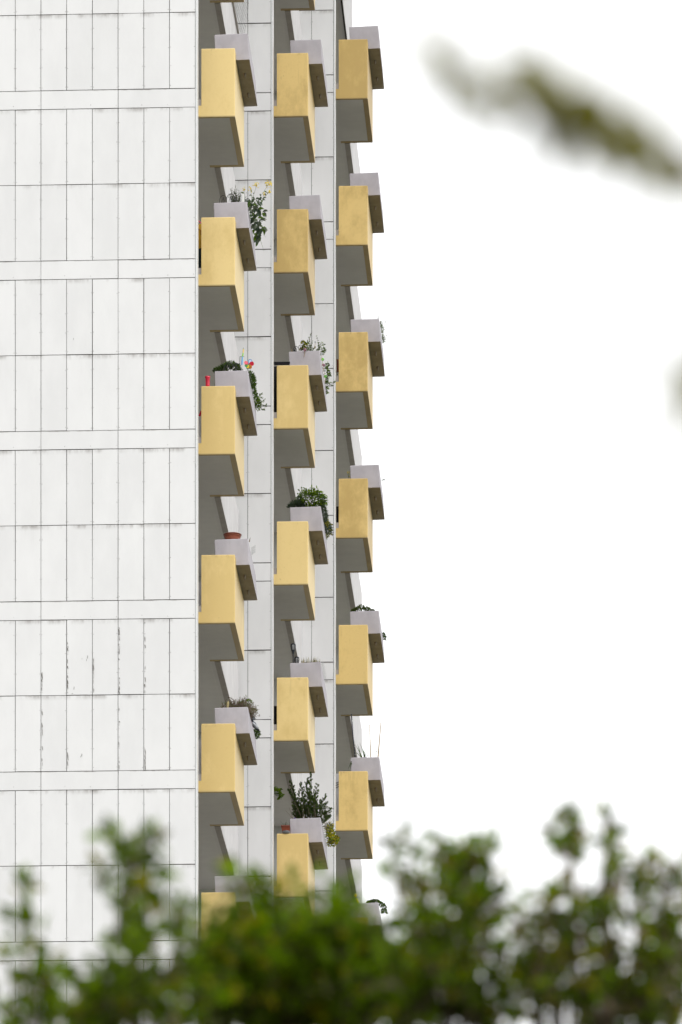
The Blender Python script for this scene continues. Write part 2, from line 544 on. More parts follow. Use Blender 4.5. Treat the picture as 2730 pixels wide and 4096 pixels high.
PW = 0.4243
cols = [
    [-TRIM - PW * j for j in range(0, 11)],
    [-TRIM, -TRIM - 0.418, -TRIM - 0.418 - 0.30],
    [-TRIM, -TRIM - 0.42, -TRIM - 0.42 - 0.31],
]
rows = [range(-1, 7), range(-2, 7), range(-3, 7)]
for c in range(3):
    sc = MB()
    xs = cols[c]
    def screw(x, z):
        x += random.uniform(-.003, .003); z += random.uniform(-.012, .012)
        r = random.choice((.0035, .0042, .005, .0055))
        vs = [(x + r * cos(k * pi / 3), -0.0015, z + r * sin(k * pi / 3)) for k in range(6)]
        vs += [(a, 0.004, b) for a, _, b in vs]
        sc.add(vs, [(5, 4, 3, 2, 1, 0)] + [(k, (k + 1) % 6, 6 + (k + 1) % 6, 6 + k) for k in range(6)])
    for n in rows[c]:
        zb, zt = CAMZ + (bandlo[c] - n) * H, CAMZ + (bandhi[c] - n) * H
        zn = CAMZ + (bandlo[c] - n + 1) * H
        zm = (zt + zn) / 2 + 0.004
        for j in range(len(xs) - 1):
            panel(c, xs[j + 1], xs[j], zt, zm)
            panel(c, xs[j + 1], xs[j], zm, zn)
            for a, b in ((zt, zm), (zm, zn)):
                for q in range(4):
                    zz = a + 0.05 + q * 0.318
                    for xx in (xs[j] - .018, xs[j + 1] + .018):
                        if random.random() < 0.9:
                            screw(xx, zz)
        if c == 0:
            for a, b in ((0, 3), (3, 6), (6, 9), (9, 10)):
                panel(c, xs[b], xs[a], zb, zt)
                for q in range(a, b):
                    screw(xs[q] - 0.03, zb + 0.05)
        else:
            panel(c, xs[-1], xs[0], zb, zt)
            screw(xs[0] - .02, zb + .06)
    z0 = CAMZ + (bandlo[c] - rows[c][-1]) * H
    z1 = CAMZ + (bandlo[c] - rows[c][0] + 1) * H
    xl = xs[-1]
    o = part('screws', sc, M['screw'], c)
    tag(o, kind='stuff')
    part('joint_backing', MB().box(xl, -0.012, 0.0205, 0.08, z0, z1), M['joint'], c)
    # plain cladding under and over the stretch the panels cover
    part('plain_cladding', MB().box(xl, -TRIM, 0.0, 0.08, 0.0, z0 - 0.006), M['panel'], c)
    if z1 + .01 < ZTOP:
        part('plain_cladding', MB().box(xl, -TRIM, 0.0, 0.08, z1 + 0.006, ZTOP), M['panel'], c)
    # corner strip (front) and corner flank (side), one length per storey
    for n in rows[c]:
        zb = CAMZ + (bandlo[c] - n) * H - 0.30
        m = MB().box(-TRIM + 0.004, -0.012, -0.004, 0.018, zb + 0.003, zb + H - 0.003)
        m.box(-0.009, 0.0, -0.002, 0.020, zb + 0.003, zb + H - 0.003)
        part('corner_strip', m, M['trim'], c)
        za, zc = CAMZ + (bandlo[c] - n) * H, CAMZ + (bandhi[c] - n) * H
        m = MB().box(-0.02, 0.0, 0.024, 0.26, za + 0.006, zc - 0.006).box(-0.02, 0.0, 0.024, 0.26, zc + 0.006, za + H - 0.006)
        part('corner_flank', m, M['trim_grey'], c)
    part('corner_flank', MB().box(-0.02, 0.0, 0.0, 0.26, 0, z0 - 0.31), M['trim_grey'], c)

# crumbled sealant along some joints of the left wall, and a few scuffs
def flakes(u, v0, v1, k, wmax=4.0):
    m = MB()
    for _ in range(k):
        t = random.random()
        v = v0 + (v1 - v0) * t ** 0.7
        h = random.uniform(5, 22)
        a = loc(0, u + random.uniform(-1.2, 1.2), v, 0.0)
        w = random.uniform(0.6, wmax) * 0.0041 * 0.5
        hh = h * 0.0041
        sk = random.uniform(-.006, .006)
        vs = []
        for y in (-0.006, 0.006):
            vs += [(a.x - w + sk, y, a.z + hh / 2), (a.x + w * .6, y, a.z + hh * .3), (a.x + w - sk, y, a.z - hh / 2), (a.x - w * .4, y, a.z - hh * .25)]
        m.add(vs, [(0, 3, 2, 1), (4, 5, 6, 7), (0, 1, 5, 4), (1, 2, 6, 5), (2, 3, 7, 6), (3, 0, 4, 7)])
    part('crumbled_sealant', m, M['chip'])
flakes(169, 2640, 2760, 14); flakes(272, 2560, 2770, 12); flakes(375, 2630, 2770, 12)
flakes(478, 2490, 2770, 22, 5.0); flakes(581, 2480, 2770, 9); flakes(582, 2990, 3075, 14, 4.5); flakes(478, 2800, 3070, 10, 2.5)
flakes(170, 2800, 3060, 10, 2.5); flakes(272, 2990, 3065, 7, 2.5)
m = MB()
for (u, v, du, dv) in [(351, 2628, 5, 14), (347, 2640, 3, 9), (329, 2635, 2, 6), (297, 2752, 4, 14), (290, 2774, 6, 3), (328, 3020, 5, 12), (324, 3026, 3, 7), (295, 1356, 3, 9)]:
    a = loc(0, u, v, 0)
    w, h = du * .0041 / 2, dv * .0041 / 2
    vs = []
    for y in (-0.0012, 0.002):
        vs += [(a.x - w * .2, y, a.z + h), (a.x + w, y, a.z + h * .6), (a.x + w * .3, y, a.z - h), (a.x - w, y, a.z - h * .7)]
    m.add(vs, [(0, 3, 2, 1), (4, 5, 6, 7), (0, 1, 5, 4), (1, 2, 6, 5), (2, 3, 7, 6), (3, 0, 4, 7)])
part('scuff_mark', m, M['scuff'])

# carcass
xl0 = cols[0][-1]
part('front_wall', MB().box(xl0 - 8, xl0 - 0.0, 0.001, 0.25, 0, ZTOP).box(xl0, -0.021, 0.081, 0.25, 0, ZTOP), M['panel'], 0)
for c in range(3):
    y0 = 0.251 if c == 0 else 0.081
    part('loggia_back_wall', MB().box(-1.75, -1.5, y0, BAYL[c], 0, ZTOP), M['endwall'], c)
    if c < 2:
        part('party_wall', MB().box(cols[c + 1][-1] - 0.9, -0.021, 0.081, 0.26, 0, ZTOP), M['endwall'], c + 1)
        # the pier's inner face, seen at the end of the loggia in front of it
        part('loggia_end_wall', MB().box(-1.5, 0.055, BAYL[c] - 0.10, BAYL[c] - 0.001, 0, ZTOP), M['endwall'], c)
    else:
        part('loggia_end_wall', MB().box(-1.5, loc(2, 1410, 100, BAYL[2]).x, BAYL[2] - 0.12, BAYL[2], 0, ZTOP), M['endwall'], c)
part('tower_core', MB().box(xl0 - 8, -1.76, 0.26, 23.5, 0, ZTOP), M['rough_body'], 0)
part('roof', MB().box(xl0 - 8.2, 2.2, -0.1, 23.8, ZTOP + .002, ZTOP + 0.3), M['rough_body'], 0)

# balconies ---------------------------------------------------------
def prism(bm, poly, z0, z1):
    lo = [bm.verts.new((x, y, z0)) for x, y in poly]
    hi = [bm.verts.new((x, y, z1)) for x, y in poly]
    bm.faces.new(list(reversed(lo)))
    bm.faces.new(hi)
    n = len(poly)
    for i in range(n):
        bm.faces.new((lo[i], lo[(i + 1) % n], hi[(i + 1) % n], hi[i]))
    return lo, hi

def balcony_mesh(c):
    w, xi, t, L = W_OUT[c], X_IN[c], 0.095, BL
    r = 0.018
    arc = [(w - r + r * sin(a), r - r * cos(a)) for a in (0, pi / 6, pi / 3, pi / 2)]
    bm = bmesh.new()
    # lower U: skirt, outer wall up to the planter, far wall
    poly = [(xi, 0)] + arc + [(w, L), (-0.019, L), (-0.019, L - t), (w - t, L - t), (w - t, 0.06), (xi, 0.06)]
    prism(bm, poly, 0.0, PL_Z - 0.012)
    # upper L above it: near end wall and the start of the outer wall
    poly = [(xi, 0)] + arc + [(w, 0.255), (w - t, 0.255), (w - t, 0.06), (xi, 0.06)]
    lo, hi = prism(bm, poly, PL_Z - 0.012, PAR_H)
    hs_ = set(hi)
    ed = [e for e in bm.edges if e.verts[0] in hs_ and e.verts[1] in hs_]
    bmesh.ops.bevel(bm, geom=ed, offset=0.014, segments=2, affect='EDGES', profile=0.5)
    # slab skirt that reaches past the corner
    poly = [(-0.10, 0.0), (xi, 0.0), (xi, 0.06), (-0.10, 0.06)]
    prism(bm, poly, 0.0, 0.19)
    bmesh.ops.recalc_face_normals(bm, faces=bm.faces)
    me = bpy.data.meshes.new('balcony')
    bm.to_mesh(me); bm.free()
    me.materials.append(M['yellow'])
    return me
BALC = {}
brow = [range(-1, 7), range(-2, 6), range(-3, 6)]
for c in range(3):
    me = balcony_mesh(c)
    w = W_OUT[c]
    sof = MB().box(-0.0206, w - 0.0952, 0.0603, BL - 0.0952, 0.004, 0.17).mesh('floor_slab')
    sof.materials.append(M['soffit'])
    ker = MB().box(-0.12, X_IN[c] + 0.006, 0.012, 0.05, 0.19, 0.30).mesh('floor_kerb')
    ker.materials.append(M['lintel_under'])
    for n in brow[c]:
        o = link('balcony', me, None, tower, REL[c] @ Matrix.Translation((0, LY_N[c], slab(n))))
        BALC[(c, n)] = o
        if c == 2 or (c == 1 and n <= 0):      # the upper and outer balconies are more weathered
            o.material_slots[0].link = 'OBJECT'
            o.material_slots[0].material = M['yellow_worn']
        link('floor_slab', sof, None, o)
        link('floor_kerb', ker, None, o)
        # loggia ceiling and floor, the pale parapet behind the balcony
        y1 = LY_N[c] + BL
        top_special = (c == 2 and n == -3)
        mm = MB().box(-1.5, -0.07, 0.262, LY_N[c] + 0.0599, slab(n) + 0.004, slab(n) + 0.17)
        mm.box(-1.5, -0.021, LY_N[c] + 0.06, BAYL[c] - (0.101 if c < 2 else 0.121), slab(n) + 0.004, slab(n) + 0.17)
        if not top_special:
            mm.box(-0.0205, 0.055, y1 + 0.002, BAYL[c] - 0.122, slab(n) + 0.004, slab(n) + 0.168)
        part('loggia_slab', mm, M['soffit'], c)
        if top_special:
            pb = MB().box(-0.02, 0.012, y1 + .002, 6.9, slab(n), slab(n) + 1.7)
            part('loggia_parapet', pb, M['lilac_wall'], c)
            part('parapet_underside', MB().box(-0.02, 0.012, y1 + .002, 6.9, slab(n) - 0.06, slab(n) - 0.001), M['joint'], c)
        else:
            ye = BAYL[c] - 0.002 if c < 2 else BAYL[c]
            pb = MB().box(0.0565, 0.154, y1 + 0.004, ye, slab(n) + 0.003, slab(n) + PAR_H)
            pr = part('loggia_parapet', pb, M['lilac_wall'], c)
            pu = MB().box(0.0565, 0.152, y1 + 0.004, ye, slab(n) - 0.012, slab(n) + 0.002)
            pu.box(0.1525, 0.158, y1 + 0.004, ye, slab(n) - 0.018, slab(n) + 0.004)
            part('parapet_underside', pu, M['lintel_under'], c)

# ------------------------------------------------------------------ planters on the parapets
def planter_mesh(c):
    bm = bmesh.new()
    xl, xr = loc(c, [860.5, 1162.0, 1401.0][c], 150, PL_LY[c]).x, loc(c, [994.7, 1286.5, 1517.0][c], 150, PL_LY[c]).x
    w = xr - xl
    def ring(x0, x1, y0, y1, z):
        return [bm.verts.new(p) for p in ((x0, y0, z), (x1, y0, z), (x1, y1, z), (x0, y1, z))]
    a = ring(0.008, w + 0.018, 0.0, PL_L, 0)
    b = ring(0, w, 0.004, PL_L - .004, PL_H)
    t = 0.05
    d = ring(t, w - t, t, PL_L - t, PL_H)
    e = ring(t, w - t, t, PL_L - t, PL_H - 0.06)
    fb = bm.faces.new(a[::-1])
    for lo, hi in ((a, b), (b, d), (d, e)):
        for i in range(4):
            bm.faces.new((lo[i], lo[(i + 1) % 4], hi[(i + 1) % 4], hi[i]))
    bm.faces.new(e)
    bmesh.ops.recalc_face_normals(bm, faces=bm.faces)
    ed = [ee for ee in bm.edges if len(ee.link_faces) == 2 and all(v in a or v in b for v in ee.verts) and not all(v in a for v in ee.verts)]
    bmesh.ops.bevel(bm, geom=ed, offset=0.013, segments=2, affect='EDGES', profile=0.5)
    me = bpy.data.meshes.new('planter_box')
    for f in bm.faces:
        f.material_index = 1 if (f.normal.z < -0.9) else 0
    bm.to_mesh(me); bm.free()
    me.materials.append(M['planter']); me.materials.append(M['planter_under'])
    return me, xl, w
PLM = [planter_mesh(c) for c in range(3)]
spout = MB().lathe((0, 0, 0), [(0.019, 0.002), (0.019, -0.075), (0.014, -0.075), (0.014, -0.03)], 14).mesh('drain_spout', smooth=True)
spout.materials.append(M['spout'])
TILT = {}
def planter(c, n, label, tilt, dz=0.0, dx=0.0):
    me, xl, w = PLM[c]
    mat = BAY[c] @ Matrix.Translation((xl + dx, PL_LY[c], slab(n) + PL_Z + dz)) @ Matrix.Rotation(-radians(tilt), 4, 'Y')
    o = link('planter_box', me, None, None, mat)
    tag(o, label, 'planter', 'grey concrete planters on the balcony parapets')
    so = MB().box(0.051, w - 0.051, 0.051, PL_L - 0.051, PL_H - 0.055, PL_H - 0.03)
    link('soil', so.mesh('soil'), M['soil'], o)
    for y in (0.62, 1.52):
        link('drain_spout', spout, None, o, Matrix.Translation((w - 0.105, y, 0)))
    TILT[(c, n)] = tilt
    return o
L_, M_, R_ = 'left balcony column', 'middle balcony column', 'right balcony column'
planter(0, 0, 'bare grey planter under the bird netting, topmost of the left balcony column', 1.5, 0.0)
planter(0, 1, 'grey planter filled with yellow flowering plants and a black wire edging', 1.7, 0, -.012)
planter(0, 2, 'grey planter carrying the colourful pinwheel and low green shrubs', 1.1)
planter(0, 3, 'grey planter with a terracotta pot standing on it', 1.4)
planter(0, 4, 'grey planter with the dry heather shrub and pigeons on its rim', 1.2)
planter(0, 5, 'grey planter half hidden by blurred treetops, lowest of the left balcony column', 1.2)
planter(1, -1, 'bare grey planter at the top of the middle balcony column', 0.9)
planter(1, 0, 'bare grey planter second from the top of the middle balcony column', 1.6, 0, -.015)
planter(1, 1, 'grey planter decorated with glass balls and a loose small-leaved shrub', 1.6, 0, -.018)
planter(1, 2, 'grey planter holding the round leafy green bush', 1.3)
planter(1, 3, 'grey planter with two black torch lamps and short grass', 1.3)
planter(1, 4, 'grey planter holding the dark yew and golden shrub', 1.6)
planter(2, -2, 'bare grey planter with bird spikes, topmost of the right balcony column', 1.9, .01)
planter(2, -1, 'bare grey planter second from the top of the right balcony column', 1.8)
planter(2, 0, 'grey planter with a wispy grassy shrub on its far right end', 0.8, 0, .012)
planter(2, 1, 'almost bare grey planter with one tiny green sprig poking out right', 1.3, 0, .008)
planter(2, 2, 'grey planter with low mossy green growth along its top', 1.5, 0, .008)
planter(2, 3, 'grey planter with leek-like leaves, thin canes and a dark pole', 0.6, 0, .012)
planter(2, 4, 'grey planter with a yellow toy flower, lowest of the right balcony column', 1.6)

def ztop(c, n, lx=None):
    me, xl, w = PLM[c]
    if lx is None:
        lx = xl + w / 2
    return slab(n) + PL_Z + PL_H + (lx - xl) * math.tan(radians(TILT.get((c, n), 1.2)))
def lyv(c, n, v):
    """how far back along planter (c, n) its outer top edge is seen at photo row v"""
    z = ztop(c, n, PLM[c][1] + PLM[c][2])
    D = (z - CAMZ) * F / (VH - v)
    return max(PL_LY[c] + .05, min(PL_LY[c] + PL_L - .05, D - D0[c]))

def thing(name, label, cat, c, base, group=None):
    o = bpy.data.objects.new(name, None)
    COL.objects.link(o)
    o.matrix_world = BAY[c] @ Matrix.Translation(base)
    o['_b'] = tuple(base)
    tag(o, label, cat, group)
    return o
def sub(root, name, mb, mats, smooth=False, parent=None):
    if not mb.f:
        return None
    return link(name, mb.mesh(name, tuple(root['_b']), smooth), mats, parent or root, Matrix.Identity(4))
def one(name, mb, mats, label, cat, c, base, group=None, smooth=False):
    o = link(name, mb.mesh(name, tuple(base), smooth), mats, None, BAY[c] @ Matrix.Translation(base))
    return tag(o, label, cat, group)
def rv(s=1.0):
    return Vector((random.gauss(0, s), random.gauss(0, s), random.gauss(0, s)))
def pbase(c, n, u, ly, dz=-0.03):
    z = ztop(c, n)
    q = loc(c, u, 0, ly)
    me, xl, w = PLM[c]
    x = min(max(q.x, xl + .06), xl + w - .06)
    return Vector((x, ly, ztop(c, n, x) + dz))

# --- generic plant growth -------------------------------------------------
def grow_mound(lf, c, rx, ry, rz, n, L, W, mi=(0,), out=1.0, up=0.5):
    c = Vector(c)
    for _ in range(int(n * 1.7)):
        d = rv().normalized()
        d.z = abs(d.z) * 1.0 - 0.05
        r = random.uniform(0.55, 1.0) ** 0.6
        p = c + Vector((d.x * rx, d.y * ry, d.z * rz)) * r
        dd = (Vector((d.x, d.y, d.z + up)) * out + rv(0.35))
        lf.leaf(p, dd, L * random.uniform(.8, 1.4), W * random.uniform(1.2, 1.8), random.choice(mi), curl=0.05)
def grow_spray(lf, stm, a, b, k, L, W, mi=(0,), r=0.004, wob=0.02, start=0.15, spread=1.0, droop=0.0):
    """a stem from a to b with leaves alternating along it"""
    a, b = Vector(a), Vector(b)
    pts = []
    off = rv(wob)
    for i in range(5):
        t = i / 4
        pts.append(a.lerp(b, t) + off * sin(pi * t) - Vector((0, 0, droop * t * t)))
    stm.tube(pts, r, r * .4, 5)
    ax = (b - a).normalized()
    k = int(k * 1.5)
    for i in range(k):
        t = start + (1 - start) * (i + random.random() * .6) / k
        j = min(3, int(t * 4)); q = pts[j].lerp(pts[j + 1], t * 4 - j)
        d = ax * 0.5 + rv(0.75 * spread)
        lf.leaf(q, d, L * random.uniform(.8, 1.4), W * random.uniform(1.0, 1.6), random.choice(mi))
    return pts

def wire_arches(c, n, pts, hts, label, r=0.0045):
    """bowed black garden edging: pts along the rim in photo px, each arch between neighbours"""
    b0 = pbase(c, n, pts[0][0], pts[0][2], 0)
    m = MB()
    for i in range(len(pts) - 1):
        p = pbase(c, n, pts[i][0], pts[i][2], 0); q = pbase(c, n, pts[i + 1][0], pts[i + 1][2], 0)
        p.x = loc(c, pts[i][0], 0, pts[i][2]).x; q.x = loc(c, pts[i + 1][0], 0, pts[i + 1][2]).x
        h = hts[i]
        arc = [p.copy() - Vector((0, 0, .05))]
        for k in range(9):
            a = pi * k / 8
            mid = p.lerp(q, 0.5 - 0.5 * cos(a))
            arc.append(mid + Vector((0, 0, h * 0.55 + h * 0.45 * sin(a))))
        arc.append(q - Vector((0, 0, .05)))
        m.tube(arc, r, r, 6)
        arc = []
        for k in range(9):
            a = pi * k / 8
            mid = p.lerp(q, 0.28 + 0.22 - 0.22 * cos(a) + 0.0)
            arc.append(mid + Vector((0, 0, h * 0.2 + h * 0.42 * sin(a))))
        m.tube(arc, r * .8, r * .8, 5)
        mid = p.lerp(q, .5)
        m.tube([mid - Vector((0, 0, .05)), mid + Vector((0, 0, h * .62))], r * .8, r * .8, 5)
        m.tube([mid + Vector((0, 0, h * t)) for t in (.62, .72, .86)], r, r, 6, radii=[r * .6, r * 2.2, r * .3])
    one('garden_edging', m, M['black_iron'], label, 'garden edging', c, b0)

# --- left column, storey 1: wire edging, herbs, mustard ---------------------
y0 = PL_LY[0] + .1
wire_arches(0, 1, [(880, 0, y0), (908, 0, y0), (940, 0, y0), (962, 0, y0 + .6)], [0.15, 0.17, 0.13], 'black wire arch edging in front of the rosemary and yellow flowers')
B = pbase(0, 1, 943, y0 + .25)
t = thing('rosemary_plant', 'dark rosemary tuft behind black wire edging, next to the white plant label', 'plant', 0, B)
lf, sm = MB(), MB()
for (u, v) in [(928, 758), (945, 752), (936, 775), (955, 770), (922, 778), (966, 778), (950, 785), (942, 762), (932, 790), (960, 790)]:
    tip = loc(0, u, v, B.y + random.uniform(-.1, .1))
    for s in range(2):
        grow_spray(lf, sm, B + Vector((random.uniform(-.06, .06), random.uniform(-.05, .05), 0)), tip + rv(.015), 26, .034, .006, (0, 0, 1), .003, .01, .1, .9)
sub(t, 'stems', sm, M['dry']); sub(t, 'leaves', lf, [M['lf_dark'], M['lf_grey']])
p = loc(0, 974, 810, y0 + .1)
one('plant_label', MB().box(p.x - .012, p.x + .012, p.y, p.y + .004, p.z - .06, p.z + .15), M['white'], 'white plastic plant label stuck upright beside the rosemary', 'plant label', 0, p)

B = pbase(0, 1, 1015, PL_LY[0] + 1.1)
t = thing('mustard_plant', 'leggy mustard plant with yellow flower heads and large drooping leaves', 'plant', 0, B)
lf, sm, fl = MB(), MB(), MB()
heads = [((1075, 737), 34, .028), ((1027, 743), 18, .022), ((1003, 757), 14, .018), ((977, 758), 9, .014), ((1076, 768), 10, .014), ((1056, 776), 8, .016)]
for (u, v), k, s in heads:
    lyh = lyv(0, 1, 880) - .1
    tip = loc(0, u, v, lyh)
    a = B + Vector((random.uniform(-.05, .1), random.uniform(-.2, .2), 0))
    grow_spray(lf, sm, a, tip, 5, .05, .02, (0, 1), .0045, .04, .2, .8)
    for _ in range(k):
        q = tip + rv(s)
        for _k in range(4):
            fl.leaf(q, rv(), .016, .014, 0, fold=.1, curl=0)
for (u, v, s) in [(1000, 800, .10), (1022, 795, .09), (1035, 805, .08), (1010, 830, .12), (1030, 835, .13), (1052, 845, .10), (1012, 870, .12), (1030, 880, .12), (1018, 895, .11),
                  (1040, 880, .10), (1035, 905, .13), (1050, 910, .14), (1042, 930, .13), (1020, 930, .15), (1030, 940, .12), (1033, 965, .09), (1022, 955, .08), (1008, 815, .10), (1048, 790, .07),
                  (1005, 850, .10), (1016, 912, .10), (1028, 815, .09), (1025, 858, .11)]:
    lyy = lyv(0, 1, max(v, 830))
    q = loc(0, u, v, lyy)
    a = Vector((PLM[0][1] + PLM[0][2] - .08, lyy - .02, ztop(0, 1)))
    sm.tube([a, a.lerp(q, .5) + Vector((0, 0, .03)), q], .003, .002, 5)
    for _ in range(4):
        d = Vector((random.uniform(-.4, 1), random.uniform(-.5, .3), random.uniform(-1.1, .3)))
        lf.leaf(q + rv(.012), d, s * random.uniform(.8, 1.1), s * .55, random.choice((0, 0, 1, 2)), up=Vector((random.uniform(-.3, .9), -1, .6)), curl=.2)
for (u, v, u2, v2) in [(1035, 940, 1058, 1000), (1045, 930, 1075, 957), (1045, 900, 1062, 940)]:
    q = loc(0, u, v, lyv(0, 1, v)); q2 = loc(0, u2, v2, lyv(0, 1, v))
    lf.blade(q, (q2 - q), (q2 - q).length, .012, .15, 1)
sub(t, 'stems', sm, M['stem']); sub(t, 'leaves', lf, [M['lf_bluish'], M['lf_mid'], M['lf_grey']]); sub(t, 'flowers', fl, M['flower'])

# --- left column, storey 2: shrubs, edging, spinner, pinwheel, vase ---------
y0 = PL_LY[0] + .12
B = pbase(0, 2, 905, y0 + .2)
t = thing('thyme_mound', 'low dark green thyme mound behind the wire edging beside the pinwheel', 'plant', 0, B)
lf = MB()
for (u, v, r) in [(872, 1478, .06), (890, 1472, .07), (908, 1464, .09), (926, 1462, .10), (942, 1466, .08), (950, 1476, .05)]:
    q = loc(0, u, v + 10, y0 + .2)
    grow_mound(lf, q, r * 1.1, r * 1.2, r, 130, .038, .008, (0, 0, 1, 2), 1, .6)
sub(t, 'leaves', lf, [M['lf_mid'], M['lf_dark'], M['lf_grey']])
wire_arches(0, 2, [(900, 0, y0), (933, 0, y0), (962, 0, y0), (980, 0, y0 + .45)], [.17, .155, .12], 'black wire arch edging in front of the thyme mound')
B = pbase(0, 2, 965, y0 + .3, 0)
t = thing('rainbow_spinner', 'slim rainbow coloured wind spinner hanging from a black hook rod', 'wind spinner', 0, B)
m = MB()
a, b = loc(0, 960.5, 1490, y0 + .3), loc(0, 960.5, 1427, y0 + .3)
m.tube([a, b], .004, .004, 6); m.tube([b, loc(0, 978, 1427, y0 + .3)], .004, .004, 6)
m.tube([loc(0, 974, 1397, y0 + .3), loc(0, 974.5, 1390, y0 + .3)], .006, .002, 6)
sub(t, 'hook_rod', m, M['black_iron'])
seg = [((974.5, 1397), (973.5, 1412), .010, 'yellow_film'), ((973.5, 1412), (971, 1427), .013, 'lime'), ((971, 1427), (968.5, 1460), .015, 'sky_blue')]
for p, q, r, k in seg:
    sub(t, 'streamer', MB().tube([loc(0, *p, y0 + .3), loc(0, (p[0] + q[0]) / 2, (p[1] + q[1]) / 2, y0 + .3), loc(0, *q, y0 + .3)], r, r, 7, radii=[r * .8, r, r * .75]), M[k])
B = pbase(0, 2, 993, y0 + .35, 0)
t = thing('pinwheel', 'flower shaped pinwheel with red, blue, orange and green petals', 'pinwheel', 0, B)
hub = loc(0, 995.5, 1457.5, y0 + .3)
sub(t, 'stick', MB().tube([loc(0, 992, 1490, y0 + .3), hub + Vector((0, .012, 0))], .005, .005, 7), M['cane'])
sub(t, 'hub', MB().ball(hub, .013), M['blue'], True)
for ang, k, kin, s in [(60, 'blue', 'lightblue_pane', 1.0), (8, 'red', 'red', 1.0), (-62, 'orange', 'orange', .95), (-105, 'green_film', 'yellow_film', .9), (150, 'red', 'red', .9), (-150, 'green_film', 'green_film', .8)]:
    a = radians(ang); d = Vector((cos(a), 0, sin(a))); sd = Vector((-sin(a), -.25, cos(a)))
    def petal(sc, yo):
        vs = []
        for k2 in range(14):
            th = 2 * pi * k2 / 14
            rr = .033 * sc
            q = hub + d * (.048 * s + .042 * s * cos(th) * sc) + sd * (rr * s * sin(th) * (1 + .25 * cos(th))) + Vector((0, yo, 0))
            vs.append(q)
        mm = MB(); n0 = len(vs)
        vs += [p + Vector((0, .004, 0)) for p in vs]
        mm.add(vs, [tuple(range(n0 - 1, -1, -1)), tuple(range(n0, 2 * n0))] + [(k2, (k2 + 1) % n0, n0 + (k2 + 1) % n0, n0 + k2) for k2 in range(n0)])
        return mm
    po = sub(t, 'petal', petal(1, -.012), M[k])
    if k != kin:
        sub(t, 'petal_film', petal(.74, -.017), M[kin], parent=po)
p = loc(0, 831.5, 1555, LY_N[0] + .05); p.z = slab(2) + PAR_H
m = MB().lathe(p, [(.0, .002), (.036, .002), (.036, .02), (.037, .14), (.042, .15), (.043, .172), (.038, .174), (.033, .172), (.033, .1)], 20)
one('red_vase', m, M['red'], 'tall dark red vase standing on the yellow parapet left of the pinwheel planter', 'vase', 0, p, smooth=True)
def edge_shrub(c, n, name, label, blobs, mats, L, W, mi=(0, 1), k=110, cat='plant', stems=None, up=.5):
    v0 = blobs[0][1]
    ly = lyv(c, n, v0)
    B = Vector((PLM[c][1] + PLM[c][2] - .1, ly, ztop(c, n) - .03))
    t = thing(name, label, cat, c, B)
    lf, sm = MB(), MB()
    for (u, v, r, kk) in blobs:
        lyb = lyv(c, n, v + 12)
        q = loc(c, u, v, lyb)
        sm.tube([Vector((B.x, lyb, B.z)), q], .005, .003, 5)
        for _ in range(int(k * kk * 1.7)):
            d = rv().normalized()
            p = q + d * r * random.uniform(.1, 1) ** .5
            lf.leaf(p, d + Vector((.2, 0, up)) + rv(.3), L * random.uniform(.8, 1.35), W * random.uniform(1.1, 1.7), random.choice(mi), curl=.05)
    if stems:
        for (u, v, u2, v2, kk) in stems:
            a = loc(c, u, v, lyv(c, n, v)); b = loc(c, u2, v2, lyv(c, n, v))
            grow_spray(lf, sm, a, b, kk, L, W * 1.1, mi, .0028, .02, .1, 1.1)
    sub(t, 'stems', sm, M['bark']); sub(t, 'leaves', lf, mats)
    return t
edge_shrub(0, 2, 'dwarf_conifer', 'dark upright dwarf conifer at the right edge below the pinwheel',
           [(1000, 1500, .055, 1), (1006, 1515, .06, 1.2), (1011, 1530, .055, 1), (1014, 1545, .03, .5), (1013, 1560, .045, .8)], [M['lf_mid'], M['lf_dark']], .036, .008, (0, 0, 1), 130)
edge_shrub(0, 2, 'loose_shrub', 'loose small-leaved green shrub hanging over the far end of the pinwheel planter',
           [(1018, 1580, .05, .8), (1024, 1605, .07, 1.2), (1032, 1612, .06, .9), (1028, 1625, .06, .8)], [M['lf_mid'], M['lf_bright'], M['lf_dark']], .026, .012, (0, 0, 1, 2), 90,
           stems=[(1030, 1600, 1048, 1575, 14), (1032, 1610, 1062, 1596, 16), (1035, 1615, 1064, 1618, 16), (1030, 1620, 1060, 1635, 14), (1025, 1630, 1034, 1645, 8), (1048, 1590, 1060, 1600, 8)])

# --- left column, storey 3: terracotta bowl ----------------------------------
ly = PL_LY[0] + .25
p = loc(0, 931, 2160, ly); p.z = ztop(0, 3, p.x) - .028
t = thing('terracotta_pot', 'round terracotta plastic pot standing empty on the planter', 'flower pot', 0, p)
sub(t, 'bowl', MB().lathe(p, [(0, 0), (.115, 0), (.128, .10), (.137, .135), (.139, .136), (.142, .155), (.131, .155), (.12, .06), (0, .05)], 32), M['terracotta'], True)
sub(t, 'rim', MB().lathe(p, [(.140, .155), (.152, .157), (.153, .168), (.146, .172), (.131, .168), (.131, .156)], 32), M['terracotta_dark'], True)
q = loc(0, 894, 2162, ly); q.z = ztop(0, 3, q.x)
one('black_saucer', MB().lathe(q - Vector((0, 0, .03)), [(0, 0), (.020, 0), (.024, .05), (.018, .075), (0, .08)], 12), M['black_iron'], 'small black knob shaped object at the left foot of the terracotta pot', 'garden ornament', 0, q, smooth=True)
q = loc(0, 998, 2165, ly)
lf = MB(); a, b = loc(0, 998, 2168, ly), loc(0, 1002, 2150, ly); lf.blade(a, b - a, .085, .02, .05)
one('withered_leaf', lf, M['dry'], 'single dark withered leaf sticking up right of the terracotta pot', 'dead leaf', 0, a)
